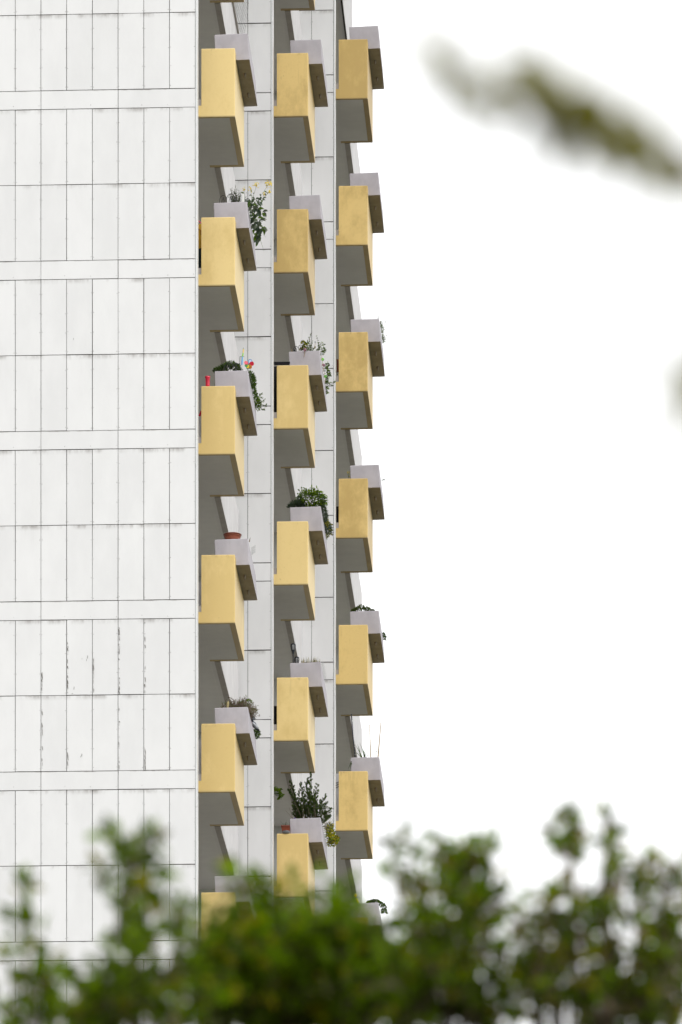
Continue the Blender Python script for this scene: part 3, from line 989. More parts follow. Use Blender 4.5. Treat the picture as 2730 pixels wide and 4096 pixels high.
def spikes(c, n, label, us, dirv, length, ly_from_v=True, base_v=0, on=None):
    m = MB()
    p0 = None
    for (u, v) in us:
        ly_ = lyv(c, n, v) if ly_from_v else on
        a = loc(c, u, v, ly_)
        if p0 is None:
            p0 = a
        for s in (-1, 1):
            d = Vector(dirv) + Vector((s * .12, random.uniform(-.2, .2), random.uniform(-.05, .05)))
            m.tube([a, a + d.normalized() * length], .0016, .0012, 4)
    one('bird_spikes', m, M['grey_wire'], label, 'bird spikes', c, p0)
spikes(0, 3, 'thin steel bird spikes slanting off the right edge of the terracotta pot planter', [(1005, 2193 + 4 * i) for i in range(8)], (.8, 0, .55), .09)
spikes(1, 3, 'thin steel bird spikes along the right edge of the torch lamp planter', [(1286 + i * .9, 2660 + 5.5 * i) for i in range(14)], (.5, 0, .85), .085)
spikes(2, -2, 'thin steel bird spikes along the top of the uppermost right planter', [(1415 + 11 * i, 105 - .55 * i * 1.0) for i in range(10)], (0, 0, 1), .10, False, 0, PL_LY[2] + .1)

# --- left column, storey 4: heather and pigeons ------------------------------
B = pbase(0, 4, 945, PL_LY[0] + .35)
t = thing('dry_heather', 'dry brownish heather bush spreading over the planter below the terracotta pot', 'plant', 0, B)
lf, sm = MB(), MB()
for _ in range(620):
    th = random.uniform(-1.15, 1.15)
    h = random.uniform(.15, .30) * (1 - .25 * abs(th))
    a = B + Vector((random.uniform(-.16, .20), random.uniform(-.2, .45), -.01))
    d = Vector((sin(th) * .9, random.uniform(-.5, .5), cos(th)))
    tip = a + d.normalized() * h + Vector((.02, 0, 0))
    sm.tube([a, a.lerp(tip, .5) + rv(.012), tip], .0036, .0022, 4)
    for k in range(7):
        q = a.lerp(tip, random.uniform(.35, 1))
        lf.leaf(q + rv(.006), d + rv(.6), .026, .009, random.choice((0, 0, 0, 1)), curl=0)
for (u, v, r) in [(996, 2812, .06), (965, 2818, .05), (1014, 2846, .05), (980, 2835, .04)]:
    grow_mound(lf, loc(0, u, v, B.y + (.5 if u > 990 else 0)), r, r, r, 90, .02, .009, (1, 2))
sub(t, 'stems', sm, M['dry']); sub(t, 'leaves', lf, [M['lf_brown'], M['lf_mid'], M['lf_bright']])
p = loc(0, 911.5, 2835, PL_LY[0] + .1); p.z = ztop(0, 4, p.x) - .03
m = MB().tube([p, p + Vector((0, 0, .05)), p + Vector((.004, 0, .12)), p + Vector((.012, 0, .165))], .012, .02, 7, radii=[.014, .018, .022, .006], squash=(1, .5, 1))
one('withered_flower', m, M['straw'], 'pale yellow withered flower spike at the left end of the heather planter', 'dried flower', 0, p)
m = MB(); a = loc(0, 940, 2812, PL_LY[0] + .3)
m.tube([loc(0, *q, PL_LY[0] + .3) for q in [(945, 2830), (938, 2806), (930, 2796), (922, 2791), (916, 2789)]], .006, .004, 6)
m.ball(loc(0, 916, 2789, PL_LY[0] + .3), .011, 8, 6)
one('bare_twig', m, M['bark'], 'bare crooked brown twig rising left out of the dry heather', 'twig', 0, a)

def pigeon(label, feet, yaw, lean, dark):
    t = thing('pigeon', label, 'bird', 0, feet, 'pigeons on the heather planter')
    Rz = Matrix.Rotation(yaw, 3, 'Z')
    def P(x, y, z):       # x forward, z up in the bird's frame
        x, z = x * cos(lean) - (z - .07) * sin(lean), .07 + x * sin(lean) + (z - .07) * cos(lean)
        v = Rz @ Vector((x, y, z))
        return Vector(feet) + v
    body = MB()
    ax = [(-.030, .075), (-.02, .085), (.005, .098), (.03, .115), (.05, .135), (.058, .155), (.062, .172), (.066, .186), (.074, .192)]
    rad = [.022, .036, .046, .047, .036, .025, .020, .019, .010]
    body.tube([P(x, 0, z) for x, z in ax], .03, .03, 12, radii=rad)
    bo = sub(t, 'body', body, M['pigeon_dark'], True)
    tail = MB().tube([P(-.02, 0, .085), P(-.07, 0, .055), P(-.125, 0, .022)], .02, .02, 8, radii=[.024, .022, .012])
    sub(t, 'tail', tail, M['pigeon_black'], True)
    for s in (-1, 1):
        wng = MB().tube([P(.035, s * .030, .118), P(.005, s * .040, .106), P(-.04, s * .034, .084), P(-.085, s * .016, .056)], .02, .02, 8, radii=[.016, .030, .026, .008])
        wo_ = sub(t, 'wing', wng, M['pigeon_dark'] if dark else M['pigeon_grey'], True)
        for x, z in ((-.022, .092), (-.046, .079)):
            bar = MB().tube([P(x + .006, s * .030, z + .028), P(x, s * .066, z + .002), P(x - .004, s * .05, z - .024)], .0055, .0045, 6)
            sub(t, 'wing_bar', bar, M['pigeon_black'], parent=wo_)
        leg = MB().tube([P(.008, s * .018, .065), P(.002, s * .018, .03), P(.006, s * .018, .004)], .0045, .003, 6)
        for a in (-.6, 0, .6):
            leg.tube([P(.006, s * .018, .004), P(.006 + .026 * cos(a), s * .018 + .026 * sin(a), .002)], .003, .0018, 5)
        sub(t, 'leg', leg, M['pigeon_leg'])
    beak = MB().tube([P(.078, 0, .191), P(.096, 0, .185)], .005, .0015, 6)
    sub(t, 'beak', beak, M['pigeon_black'])
    ce = MB()
    for s in (-1, 1):
        ce.ball(P(.076, s * .0125, .195), .0035, 7, 5)
    sub(t, 'eyes', ce, M['orange'])
    return t
f1 = loc(0, 1023, 2926, lyv(0, 4, 2926)); f1.z = ztop(0, 4, PLM[0][1] + PLM[0][2]) + .002; f1.x = PLM[0][1] + PLM[0][2] - .012
pigeon('grey pigeon with two dark wing bars standing on the rim, tail outward', f1, radians(163), radians(20), False)
f2 = loc(0, 1012, 2896, lyv(0, 4, 2896)); f2.z = f1.z; f2.x = f1.x - .015
pigeon('dark slate pigeon just left of the pigeon with wing bars, half hidden by heather', f2, radians(110), radians(8), True)
edge_shrub(0, 4, 'rim_shrub', 'small dark green shrub at the rim right below the pigeons', [(1026, 2922, .045, .8), (1030, 2935, .05, 1), (1029, 2945, .03, .5)], [M['lf_mid'], M['lf_dark']], .026, .011, (0, 1), 90)
B = pbase(0, 5, 900, PL_LY[0] + .2)
t = thing('seedling_row', 'few tiny green seedlings on the lowest left planter behind the blurred leaves', 'plant', 0, B)
lf = MB()
for _ in range(60):
    lf.leaf(B + Vector((random.uniform(-.06, .16), random.uniform(-.1, .3), random.uniform(0, .04))), Vector((0, 0, 1)) + rv(.5), .03, .012, 0)
sub(t, 'leaves', lf, M['lf_mid'])

# --- middle column, storey 1: shrub with glass ornaments ---------------------
y1 = PL_LY[1] + .12
B = pbase(1, 1, 1240, y1 + .35)
t = thing('cotoneaster_shrub', 'loose small-leaved shrub rising from the planter with glass balls', 'plant', 1, B)
lf, sm = MB(), MB()
for (u, v, k) in [(1245, 1333, 24), (1237, 1345, 20), (1265, 1342, 16), (1232, 1362, 26), (1250, 1365, 30), (1290, 1368, 22), (1300, 1376, 24), (1275, 1370, 26), (1285, 1390, 26), (1240, 1380, 30), (1222, 1385, 22),
                  (1262, 1385, 26), (1300, 1395, 20), (1250, 1392, 24), (1230, 1395, 22), (1215, 1375, 18), (1295, 1405, 18), (1270, 1400, 20)]:
    grow_spray(lf, sm, B + Vector((random.uniform(-.1, .16), random.uniform(-.15, .2), 0)), loc(1, u, v, B.y + random.uniform(-.1, .2)), k, .022, .013, (0, 0, 1, 2), .0028, .03, .3, 1.2)
sub(t, 'stems', sm, M['bark']); sub(t, 'leaves', lf, [M['lf_mid'], M['lf_bright'], M['lf_dark']])
B = pbase(1, 1, 1216, y1 + .1)
t = thing('golden_spurge', 'small yellow-green tuft between wire edging and plum glass ball', 'plant', 1, B)
lf = MB()
for (u, v, r) in [(1214, 1374, .04), (1222, 1384, .04), (1216, 1395, .04), (1206, 1400, .03)]:
    grow_mound(lf, loc(1, u, v, y1 + .15), r, r, r, 60, .022, .012, (0, 1))
sub(t, 'leaves', lf, [M['lf_yellow'], M['lf_mid']])
edge_shrub(1, 1, 'trailing_shrub', 'small-leaved shrub trailing over the far right rim among glass balls',
           [(1310, 1460, .035, .4), (1306, 1475, .03, .5), (1314, 1488, .03, .5), (1308, 1515, .03, .6), (1306, 1530, .03, .6), (1308, 1555, .03, .6), (1306, 1570, .025, .4), (1318, 1500, .03, .4), (1295, 1400, .04, .4), (1292, 1410, .03, .4)],
           [M['lf_mid'], M['lf_bright'], M['lf_dark']], .022, .013, (0, 0, 1, 2), 70,
           stems=[(1308, 1530, 1340, 1522, 16), (1308, 1535, 1332, 1545, 10), (1308, 1465, 1312, 1450, 8), (1310, 1500, 1322, 1490, 10), (1306, 1560, 1316, 1570, 6)])
wire_arches(1, 1, [(1176, 0, y1), (1194, 0, y1), (1214, 0, y1)], [.13, .15], 'black wire arch edging beside the plum glass ball')
def gball(u, v, r, mat, label, ly=None, grp=None):
    ly = ly if ly is not None else lyv(1, 1, v) - .02
    q = loc(1, u, v, ly)
    t = thing('glass_ball', label, 'ornament', 1, q - Vector((0, 0, r + .1)), grp)
    sub(t, 'globe', MB().ball(q, r, 16, 10), M[mat], True)
    sub(t, 'stick', MB().tube([q - Vector((0, 0, r * .95)), q - Vector((.015, 0, r + .1))], .004, .004, 6), M['cane'])
G = 'glass balls stuck in the middle column planter'
gball(1221, 1399, .029, 'gl_pink', 'plum glass ball at the front rim beside the wire edging', y1 - .13, G)
gball(1292, 1437, .028, 'gl_green', 'upper of the two lime green glass balls at the right rim', None, G)
gball(1296, 1460, .027, 'gl_pink', 'pink glass ball right under the upper lime green one', None, G)
gball(1299, 1481, .028, 'gl_clear', 'clear glass ball between the pink and the lower green ball', None, G)
gball(1303, 1505, .028, 'gl_green', 'lower of the two lime green glass balls at the right rim', None, G)
gball(1289, 1415, .024, 'gl_clear', 'clear glass ball at the planter corner above the green balls', None, G)
gball(1262, 1369, .018, 'gl_clear', 'small clear glass ball high inside the loose shrub', y1 + .2, G)
p = loc(1, 1181, 1395, y1 + .1); p.z = ztop(1, 1, p.x) - .03
t = thing('penguin_ornament', 'tiny black and white bird figure at the left end of the glass ball planter', 'ornament', 1, p)
sub(t, 'body', MB().ball(p + Vector((0, 0, .055)), .028, 10, 8, 0, (1, 1, 1.7)), M['black_iron'], True)
sub(t, 'head', MB().ball(p + Vector((0, 0, .118)), .020, 10, 8), M['black_iron'], True)
sub(t, 'cheek', MB().ball(p + Vector((.010, -.012, .122)), .012, 8, 6), M['white'], True)
p = loc(1, 1168, 1412, y1); p.z = ztop(1, 1, p.x) - .03
one('plant_stick', MB().tube([p, loc(1, 1167, 1394, y1)], .005, .004, 6), M['cane'], 'short wooden stick at the left end of the glass ball planter', 'stick', 1, p)

# --- middle column, storey 2: round bush, lavender ---------------------------
B = pbase(1, 2, 1245, PL_LY[1] + .4)
t = thing('round_bush', 'round dense bush with broad bright green leaves on the middle column', 'plant', 1, B)
lf, sm = MB(), MB()
cc = loc(1, 1247, 2003, B.y)
for _ in range(1050):
    d = rv().normalized()
    p = cc + Vector((d.x * .27, d.y * .26, d.z * .17)) * random.uniform(.25, 1) ** .4
    if p.z < B.z + .02:
        p.z = B.z + random.uniform(.03, .1)
    lf.leaf(p, d * .7 + Vector((0, -.3, -.25)) + rv(.3), .055 * random.uniform(.7, 1.25), .034 * random.uniform(.8, 1.2), random.choice((0, 0, 1, 1, 2)), up=Vector((random.uniform(-.5, .5), -.5, 1)), curl=.18)
for (u, v) in [(1195, 1962), (1208, 1950), (1222, 1952), (1246, 1948), (1270, 1952), (1288, 1963), (1304, 1982), (1308, 1992), (1187, 1975), (1235, 1956), (1262, 1957)]:
    grow_spray(lf, sm, cc + Vector((0, 0, .02)), loc(1, u, v, B.y + random.uniform(-.1, .1)), 7, .045, .018, (0, 1, 1), .003, .02, .55, .9)
sm.tube([B, cc], .014, .008, 7)
sub(t, 'stems', sm, M['bark']); sub(t, 'leaves', lf, [M['lf_mid'], M['lf_bright'], M['lf_dark']])
B = pbase(1, 2, 1180, PL_LY[1] + .25)
t = thing('lavender_plant', 'grey-green lavender tuft left of the round leafy bush', 'plant', 1, B)
lf = MB()
for (u, v, r) in [(1166, 2024, .06), (1180, 2016, .08), (1196, 2016, .08), (1206, 2022, .06)]:
    grow_mound(lf, loc(1, u, v + 8, B.y), r, r, r, 130, .045, .006, (0, 0, 1), 1, .8)
sub(t, 'leaves', lf, [M['lf_bluish'], M['lf_dark']])
edge_shrub(1, 2, 'rim_conifer', 'grey-green spiky shrub along the right rim below the round bush', [(1293, 2035, .05, 1), (1297, 2050, .05, 1), (1300, 2065, .05, 1), (1308, 2105, .07, 1.4), (1314, 2115, .07, 1.4), (1312, 2125, .06, 1), (1300, 2078, .04, .7)],
           [M['lf_bluish'], M['lf_grey'], M['lf_dark']], .04, .007, (0, 0, 1, 2), 110)
edge_shrub(1, 2, 'golden_cotoneaster', 'olive and gold small-leaved shrub at the far right rim below the round bush', [(1304, 2082, .05, .8), (1308, 2092, .04, .7), (1310, 2140, .04, .6)],
           [M['lf_yellow'], M['lf_olive'], M['lf_mid']], .022, .012, (0, 1, 1, 2), 80,
           stems=[(1312, 2105, 1331, 2100, 14), (1315, 2110, 1325, 2090, 12), (1316, 2125, 1333, 2122, 14), (1314, 2135, 1330, 2140, 12), (1308, 2145, 1308, 2156, 8)])
p = loc(1, 1151, 2080, LY_N[1] + .45); p.z = slab(2) + 1.02
m = MB().tube([p - Vector((0, 0, .2)), p + Vector((0, 0, .08)), p + Vector((-.008, 0, .15))], .03, .03, 8, radii=[.035, .035, .028], squash=(1, .5, 1))
one('blue_bag', m, M['sky_blue'], 'crumpled light blue bag behind the parapet left of the round bush planter', 'bag', 1, p)

# --- middle column, storey 3: torch lamps and grass --------------------------
def torch(u, vt, vb, ly, label):
    p = loc(1, u, vb, ly); p.z = ztop(1, 3, p.x) - .04
    top = loc(1, u, vt, ly).z
    t = thing('torch_lamp', label, 'garden lamp', 1, p, 'black garden torch lamps')
    hh = .155
    zb = top - hh
    sub(t, 'pole', MB().tube([p, Vector((p.x, p.y, zb))], .0125, .010, 8) if zb > p.z + .02 else MB().tube([p, p + Vector((0, 0, .05))], .0125, .01, 8), M['black_iron'])
    c0 = Vector((p.x, p.y, zb))
    sub(t, 'glow_tube', MB().lathe(c0, [(.012, .0), (.026, .045), (.030, .09), (.028, .135), (0, .137)], 14), M['pale_grey'], True)
    cg = MB()
    for k in range(6):
        a = 2 * pi * k / 6
        cg.tube([c0 + Vector((cos(a) * r, sin(a) * r, z)) for r, z in [(.010, -.03), (.020, .01), (.034, .05), (.041, .10), (.037, .14)]], .0065, .0065, 5)
    for z, r in [(.05 + .009 * k, .0335 + .0014 * k) for k in range(7)]:
        cg.lathe(c0 + Vector((0, 0, z)), [(r, -.0013), (r + .002, 0), (r, .0013)], 14)
    sub(t, 'cage', cg, M['black_iron'])
    sub(t, 'cap', MB().lathe(c0, [(.040, .128), (.041, .140), (.036, .150), (.02, .155), (0, .155)], 14), M['black_iron'], True)
    sub(t, 'cup', MB().lathe(c0, [(.010, -.035), (.018, .0), (.030, .035), (.028, .04), (0, .036)], 14), M['black_iron'], True)
torch(1174, 2574, 2660, PL_LY[1] + .12, 'tall black torch lamp standing highest at the left end of its planter')
torch(1188, 2627, 2660, PL_LY[1] + .75, 'short black torch lamp half hidden right behind the tall one')
B = pbase(1, 3, 1240, PL_LY[1] + .3)
m = MB()
for _ in range(330):
    a = B + Vector((random.uniform(-.15, .17), random.uniform(-.2, .5), 0))
    m.blade(a, Vector((random.uniform(-.2, .2), random.uniform(-.2, .2), 1)), random.uniform(.10, .20), .012, random.uniform(0, .12), random.choice((0, 0, 1)))
one('grass_tuft', m, [M['lf_olive'], M['straw']], 'row of short olive and straw grass right of the torch lamps', 'grass', 1, B)
m = MB(); a = loc(1, 1130, 2708, LY_N[1] + .05)
for (u, v, u2, v2) in [(1142, 2707, 1131, 2690), (1146, 2707, 1144, 2690), (1150, 2707, 1155, 2688), (1136, 2707, 1128, 2698)]:
    m.tube([loc(1, u, v + 3, LY_N[1] + .05), loc(1, u2, v2, LY_N[1] + .05)], .002, .0015, 4)
one('bird_spikes', m, M['grey_wire'], 'few steel bird spikes on the parapet left of the torch lamps', 'bird spikes', 1, a)

# --- middle column, storey 4: yew, golden shrub, pot, cans -------------------
B = pbase(1, 4, 1238, PL_LY[1] + .45)
t = thing('yew_shrub', 'dark green upright yew with many pointed leaders on the middle column', 'shrub', 1, B)
lf, sm = MB(), MB()
tips = [(1243, 3092, .03), (1229, 3114, .05), (1206, 3133, .06), (1273, 3135, .05), (1163, 3126, .05), (1196, 3168, .06), (1302, 3182, .06), (1311, 3212, .06), (1327, 3232, .05), (1156, 3158, .05),
        (1167, 3222, .05), (1325, 3264, .05), (1215, 3200, .08), (1255, 3170, .08), (1285, 3205, .07), (1183, 3195, .06), (1180, 3262, .05), (1315, 3245, .06), (1235, 3160, .07), (1265, 3190, .08), (1200, 3230, .07), (1225, 3240, .08), (1260, 3240, .08), (1295, 3245, .07), (1190, 3245, .06), (1305, 3285, .06)]
for (u, v, w) in tips:
    ly = B.y + random.uniform(-.15, .3)
    tip = loc(1, u, v, ly)
    bb = B + Vector(((tip.x - B.x) * .35 + random.uniform(-.03, .03), random.uniform(-.1, .2), 0))
    if v > 3220:
        bb = B + Vector(((tip.x - B.x) * .5, 0, .01))
    pts = [bb.lerp(tip, k / 6) + rv(.012) * (1 if 0 < k < 6 else 0) for k in range(7)]
    sm.tube(pts, .007, .002, 5)
    Lt = (tip - bb).length
    nb = max(6, int(Lt / .024))
    for k in range(nb):
        tt = .22 + .78 * k / nb
        j = min(5, int(tt * 6)); q = pts[j].lerp(pts[j + 1], tt * 6 - j)
        d = Vector((random.uniform(-1, 1), random.uniform(-1, 1), random.uniform(.5, 1.1))).normalized()
        br = w * 2.3 * (1.12 - tt) + .025
        e = q + d * br
        sm.tube([q, e], .002, .001, 4)
        for _k in range(34):
            pp = q.lerp(e, random.uniform(.1, 1.0))
            lf.leaf(pp, d * .8 + rv(.6), .026, .0085, 2 if (random.random() < .18 and pp.z > B.z + .3) else random.choice((0, 0, 1)), curl=0)
sub(t, 'stems', sm, M['bark']); sub(t, 'needles', lf, [M['lf_dark'], M['lf_mid'], M['lf_bright']])
edge_shrub(1, 4, 'golden_shrub', 'bright yellow-green shrub at the right rim beside the yew',
           [(1322, 3305, .05, .7), (1318, 3320, .06, 1), (1328, 3328, .06, .9), (1316, 3340, .06, 1), (1328, 3348, .06, 1), (1340, 3352, .05, .8), (1346, 3362, .05, .7), (1326, 3366, .05, .8), (1338, 3372, .05, .7), (1320, 3376, .04, .6), (1350, 3357, .035, .5)],
           [M['lf_yellow'], M['lf_bright'], M['lf_olive']], .034, .017, (0, 0, 1, 1, 2), 60)
edge_shrub(1, 4, 'wispy_grass', 'thin grey wispy grass between the yew and the golden shrub', [(1305, 3300, .04, .5), (1310, 3315, .04, .5)], [M['lf_grey'], M['straw']], .05, .004, (0, 1), 60,
           stems=[(1300, 3300, 1332, 3285, 6), (1300, 3310, 1340, 3302, 6), (1298, 3296, 1325, 3275, 6), (1302, 3312, 1330, 3290, 6)])
m = MB()
for (u, v, u2, v2) in [(1203, 3262, 1178, 3208), (1262, 3268, 1257, 3215), (1212, 3275, 1213, 3235), (1173, 3278, 1157, 3230), (1172, 3276, 1144, 3243), (1238, 3258, 1232, 3230)]:
    m.tube([loc(1, u, v, PL_LY[1] + .2), loc(1, (u + u2) / 2 + 1, (v + v2) / 2, PL_LY[1] + .2), loc(1, u2, v2, PL_LY[1] + .2)], .0038, .0022, 5)
one('plant_canes', m, M['dry'], 'thin bare canes leaning in front of the yew', 'canes', 1, loc(1, 1210, 3275, PL_LY[1] + .2))
p = loc(1, 1179, 3278, PL_LY[1] + .1); p.z = ztop(1, 4, p.x) - .03
m = MB()
for _ in range(26):
    m.leaf(p + Vector((random.uniform(-.02, .02), random.uniform(-.02, .02), random.uniform(.03, .055))), rv(), .022, .018, 0)
one('violet_pansy', m, M['violet'], 'small violet pansy at the left foot of the yew', 'flower', 1, p)
lyp = LY_N[1] + .032
p = loc(1, 1143, 3332, LY_N[1] + .18)
t = thing('potted_spider_plant', 'brown square pot with a spiky green plant left of the yew planter', 'potted plant', 1, p)
x0, x1 = loc(1, 1127, 3310, p.y).x, loc(1, 1160, 3310, p.y).x
zt_, zb_ = loc(1, 1127, 3308, p.y).z, loc(1, 1127, 3340, p.y).z
po = MB()
a = [(x0 + .02, p.y - .05, zb_), (x1 - .01, p.y - .05, zb_), (x1 - .01, p.y + .09, zb_), (x0 + .02, p.y + .09, zb_), (x0, p.y - .07, zt_), (x1, p.y - .07, zt_), (x1, p.y + .11, zt_), (x0, p.y + .11, zt_)]
po.add(a, [(0, 3, 2, 1), (4, 5, 6, 7), (0, 1, 5, 4), (1, 2, 6, 5), (2, 3, 7, 6), (3, 0, 4, 7)])
pt = sub(t, 'pot', po, M['rust'])
sub(t, 'pot_rim', MB().box(x0 - .006, x1 + .006, p.y - .078, p.y + .118, zt_ - .004, zt_ + .014), M['terracotta_dark'], parent=pt)
lf = MB()
for (u, v) in [(1121, 3283, ), (1143, 3273), (1120, 3318), (1118, 3304), (1158, 3288), (1150, 3285), (1135, 3290), (1128, 3295), (1160, 3300), (1147, 3280), (1122, 3300)]:
    a = loc(1, 1141, 3308, p.y); b = loc(1, u, v, p.y + random.uniform(-.06, .06))
    lf.blade(a, b - a + Vector((0, 0, .02)), (b - a).length * 1.1, .012, .12, 0)
sub(t, 'leaves', lf, M['lf_grey'])
p = loc(1, 1145, 3328, LY_N[1] + .04); p.z = slab(4) + PAR_H
one('tin_can', MB().lathe(p, [(0, .001), (.062, .001), (.064, .03), (.067, .045), (.068, .05), (.061, .051), (.06, .02)], 24), M['tin'], 'low shiny tin bowl on the parapet below the spiky plant', 'bowl', 1, p, smooth=True)
# leafy branch reaching out of the loggia
B = loc(1, 1092, 3190, 1.3)
t = thing('loggia_plant', 'bright green leafy branch reaching out of the dark loggia left of the yew', 'plant', 1, Vector((B.x - .2, B.y, slab(4) + .17)))
lf, sm = MB(), MB()
r0 = Vector(t['_b'])
sm.tube([r0, r0 + Vector((.02, 0, .9)), loc(1, 1096, 3185, 1.3)], .01, .005, 6)
for (u, v) in [(1113, 3148), (1122, 3155), (1108, 3160), (1120, 3175), (1127, 3185), (1135, 3182), (1130, 3192), (1115, 3168), (1105, 3152), (1118, 3190), (1128, 3172)]:
    grow_spray(lf, sm, loc(1, 1098, 3175, 1.3), loc(1, u, v, 1.3 + random.uniform(-.1, .1)), 6, .045, .03, (0, 0, 1), .003, .02, .5, .8)
sub(t, 'stems', sm, M['stem']); sub(t, 'leaves', lf, [M['lf_bright'], M['lf_mid']])

# --- right column ------------------------------------------------------------
m = MB(); p = loc(2, 1390, 148, LY_N[2] + .25); p.z = slab(-2) + PAR_H
m.tube([Vector((p.x - .075 + .15 * k / 8, p.y, p.z - .02 + .04 * sin(pi * k / 8))) for k in range(9)], .007, .007, 6)
one('yellow_hoop', m, M['flower'], 'small yellow hoop peeking over the uppermost right parapet', 'hoop', 2, p)
B = Vector((PLM[2][1] + PLM[2][2] - .12, lyv(2, 0, 1310), ztop(2, 0) - .03))
t = thing('wispy_shrub', 'wispy grassy shrub at the far right rim of the third right planter', 'plant', 2, B)
lf, sm = MB(), MB()
for (u, v, u2, v2, k) in [(1523, 1310, 1518, 1262, 9), (1524, 1305, 1526, 1265, 9), (1525, 1310, 1532, 1270, 10), (1527, 1320, 1540, 1285, 10), (1528, 1330, 1546, 1300, 9), (1529, 1340, 1545, 1315, 9), (1530, 1360, 1546, 1335, 9), (1532, 1370, 1547, 1350, 8), (1521, 1290, 1512, 1262, 7)]:
    l_ = lyv(2, 0, v)
    grow_spray(lf, sm, loc(2, u, v, l_), loc(2, u2, v2, l_), k, .018, .006, (0, 1, 2), .002, .02, .1, 1)
for _ in range(170):
    v = random.uniform(1290, 1372)
    u = 1521 + (v - 1290) * .13
    q = loc(2, u, v, lyv(2, 0, v))
    lf.blade(q, Vector((random.uniform(.1, .9), random.uniform(-.3, .3), random.uniform(-.3, 1))), random.uniform(.06, .12), .012, .5, random.choice((0, 0, 1, 2)))
sub(t, 'stems', sm, M['dry']); sub(t, 'leaves', lf, [M['lf_mid'], M['lf_dark'], M['lf_olive']])
m = MB(); a = loc(2, 1460, 1276, PL_LY[2] + .2)
for (u, v, u2, v2) in [(1461, 1276, 1456, 1260), (1484, 1275, 1481, 1258), (1510, 1275, 1513, 1262)]:
    m.tube([loc(2, u, v, PL_LY[2] + .2), loc(2, u2, v2, PL_LY[2] + .2)], .002, .0012, 4)
one('dry_stalks', m, M['dry'], 'three hair-thin dry stalks on the third planter of the right column', 'stalks', 2, a)
B = loc(2, 1524, 1923, lyv(2, 1, 1922))
t = thing('green_sprig', 'tiny green sprig poking out right of the almost bare planter', 'plant', 2, B)
lf, sm = MB(), MB()
grow_spray(lf, sm, B, loc(2, 1541, 1919, B.y), 16, .022, .008, (0,), .002, .002, .3, .8)
sub(t, 'stems', sm, M['stem']); sub(t, 'leaves', lf, M['lf_dark'])
B = loc(2, 1400, 1910, LY_N[2] + .5)
t = thing('yellow_blossom', 'small yellow blossoms on a stalk left of the almost bare right planter', 'flower', 2, B)
fl, sm = MB(), MB()
for (u, v) in [(1391, 1888), (1394, 1892), (1400, 1888), (1400, 1896), (1400, 1907)]:
    q = loc(2, u, v, B.y)
    sm.tube([B - Vector((0, 0, .15)), q], .003, .002, 5)
    for _ in range(8):
        fl.leaf(q + rv(.004), rv(), .016, .013, 0)
sub(t, 'stems', sm, M['stem']); sub(t, 'petals', fl, M['flower'])
B = pbase(2, 2, 1450, PL_LY[2] + .25)
t = thing('sedum_mat', 'low uneven mat of green stonecrop along the top of the fifth right planter', 'plant', 2, B)
lf = MB()
for (u, v, r) in [(1412, 2444, .035), (1422, 2440, .05), (1434, 2436, .06), (1446, 2432, .075), (1456, 2438, .05), (1470, 2437, .055), (1480, 2440, .04), (1492, 2442, .03)]:
    grow_mound(lf, loc(2, u, v + 4, B.y), r, r * 2, r, 90, .022, .009, (0, 0, 1, 2), 1, .6)
sub(t, 'leaves', lf, [M['lf_mid'], M['lf_dark'], M['lf_olive']])
edge_shrub(2, 2, 'rim_sprig', 'small dark green sprig hanging off the right end of the stonecrop planter', [(1536, 2541, .03, .6), (1538, 2552, .04, .9), (1534, 2536, .025, .4)], [M['lf_dark'], M['lf_mid']], .024, .009, (0, 1), 80,
           stems=[(1537, 2552, 1551, 2562, 12), (1537, 2550, 1546, 2545, 8)])
B = pbase(2, 3, 1458, PL_LY[2] + .3)
t = thing('leek_plant', 'clump of strappy dark green leek-like leaves among canes', 'plant', 2, B)
lf = MB()
for (u, v, w) in [(1406, 2992, .014), (1420, 2974, .016), (1431, 2975, .018), (1440, 2968, .020), (1452, 2990, .016), (1462, 2997, .012), (1474, 2984, .012), (1476, 2993, .012), (1478, 3000, .014), (1488, 3000, .016), (1490, 3028, .012), (1436, 3010, .014), (1428, 3005, .014), (1445, 2992, .016), (1468, 3005, .014), (1482, 3012, .013)]:
    a = B + Vector((random.uniform(-.05, .05), random.uniform(-.1, .1), 0)); b = loc(2, u, v, B.y + random.uniform(-.1, .1))
    lf.blade(a, b - a + Vector((0, 0, .03)), (b - a).length * 1.06, w * 1.7, .08, random.choice((0, 1)))
sub(t, 'leaves', lf, [M['lf_dark'], M['lf_mid']])
lf = MB(); a = loc(2, 1405, 3060, PL_LY[2] + .05)
for (u, v, u2, v2) in [(1407, 3045, 1394, 3078), (1406, 3060, 1401, 3080), (1408, 3052, 1402, 3070)]:
    q, q2 = loc(2, u, v, PL_LY[2] - .1), loc(2, u2, v2, PL_LY[2] - .1)
    lf.blade(q, q2 - q, (q2 - q).length, .02, 0, 0)
one('hanging_leaves', lf, M['lf_dark'], 'few dark leaves hanging left of the planter with the canes', 'leaves', 2, a)
p = pbase(2, 3, 1422, PL_LY[2] + .15, -.05)
t = thing('dark_pole', 'dark slightly leaning pole with white paint flecks rising from the cane planter', 'pole', 2, p)
a, b = loc(2, 1422, 3035, PL_LY[2] + .15), loc(2, 1406.5, 2856, PL_LY[2] + .15)
sub(t, 'shaft', MB().tube([a, a.lerp(b, .5) + Vector((-.006, 0, 0)), b], .012, .012, 10), M['dark_pole'], True)
m = MB()
for tt, s in [(.93 - .09, .012), (.33, .005), (.27, .006), (.22, .005), (.15, .006), (.09, .008), (.42, .004), (.6, .004)]:
    q = a.lerp(b, tt) + Vector((random.uniform(-.004, .008), -.0095, 0))
    m.ball(q, s * .7, 7, 5, 0, (1, .4, 1.8))
sub(t, 'paint_fleck', m, M['white'])
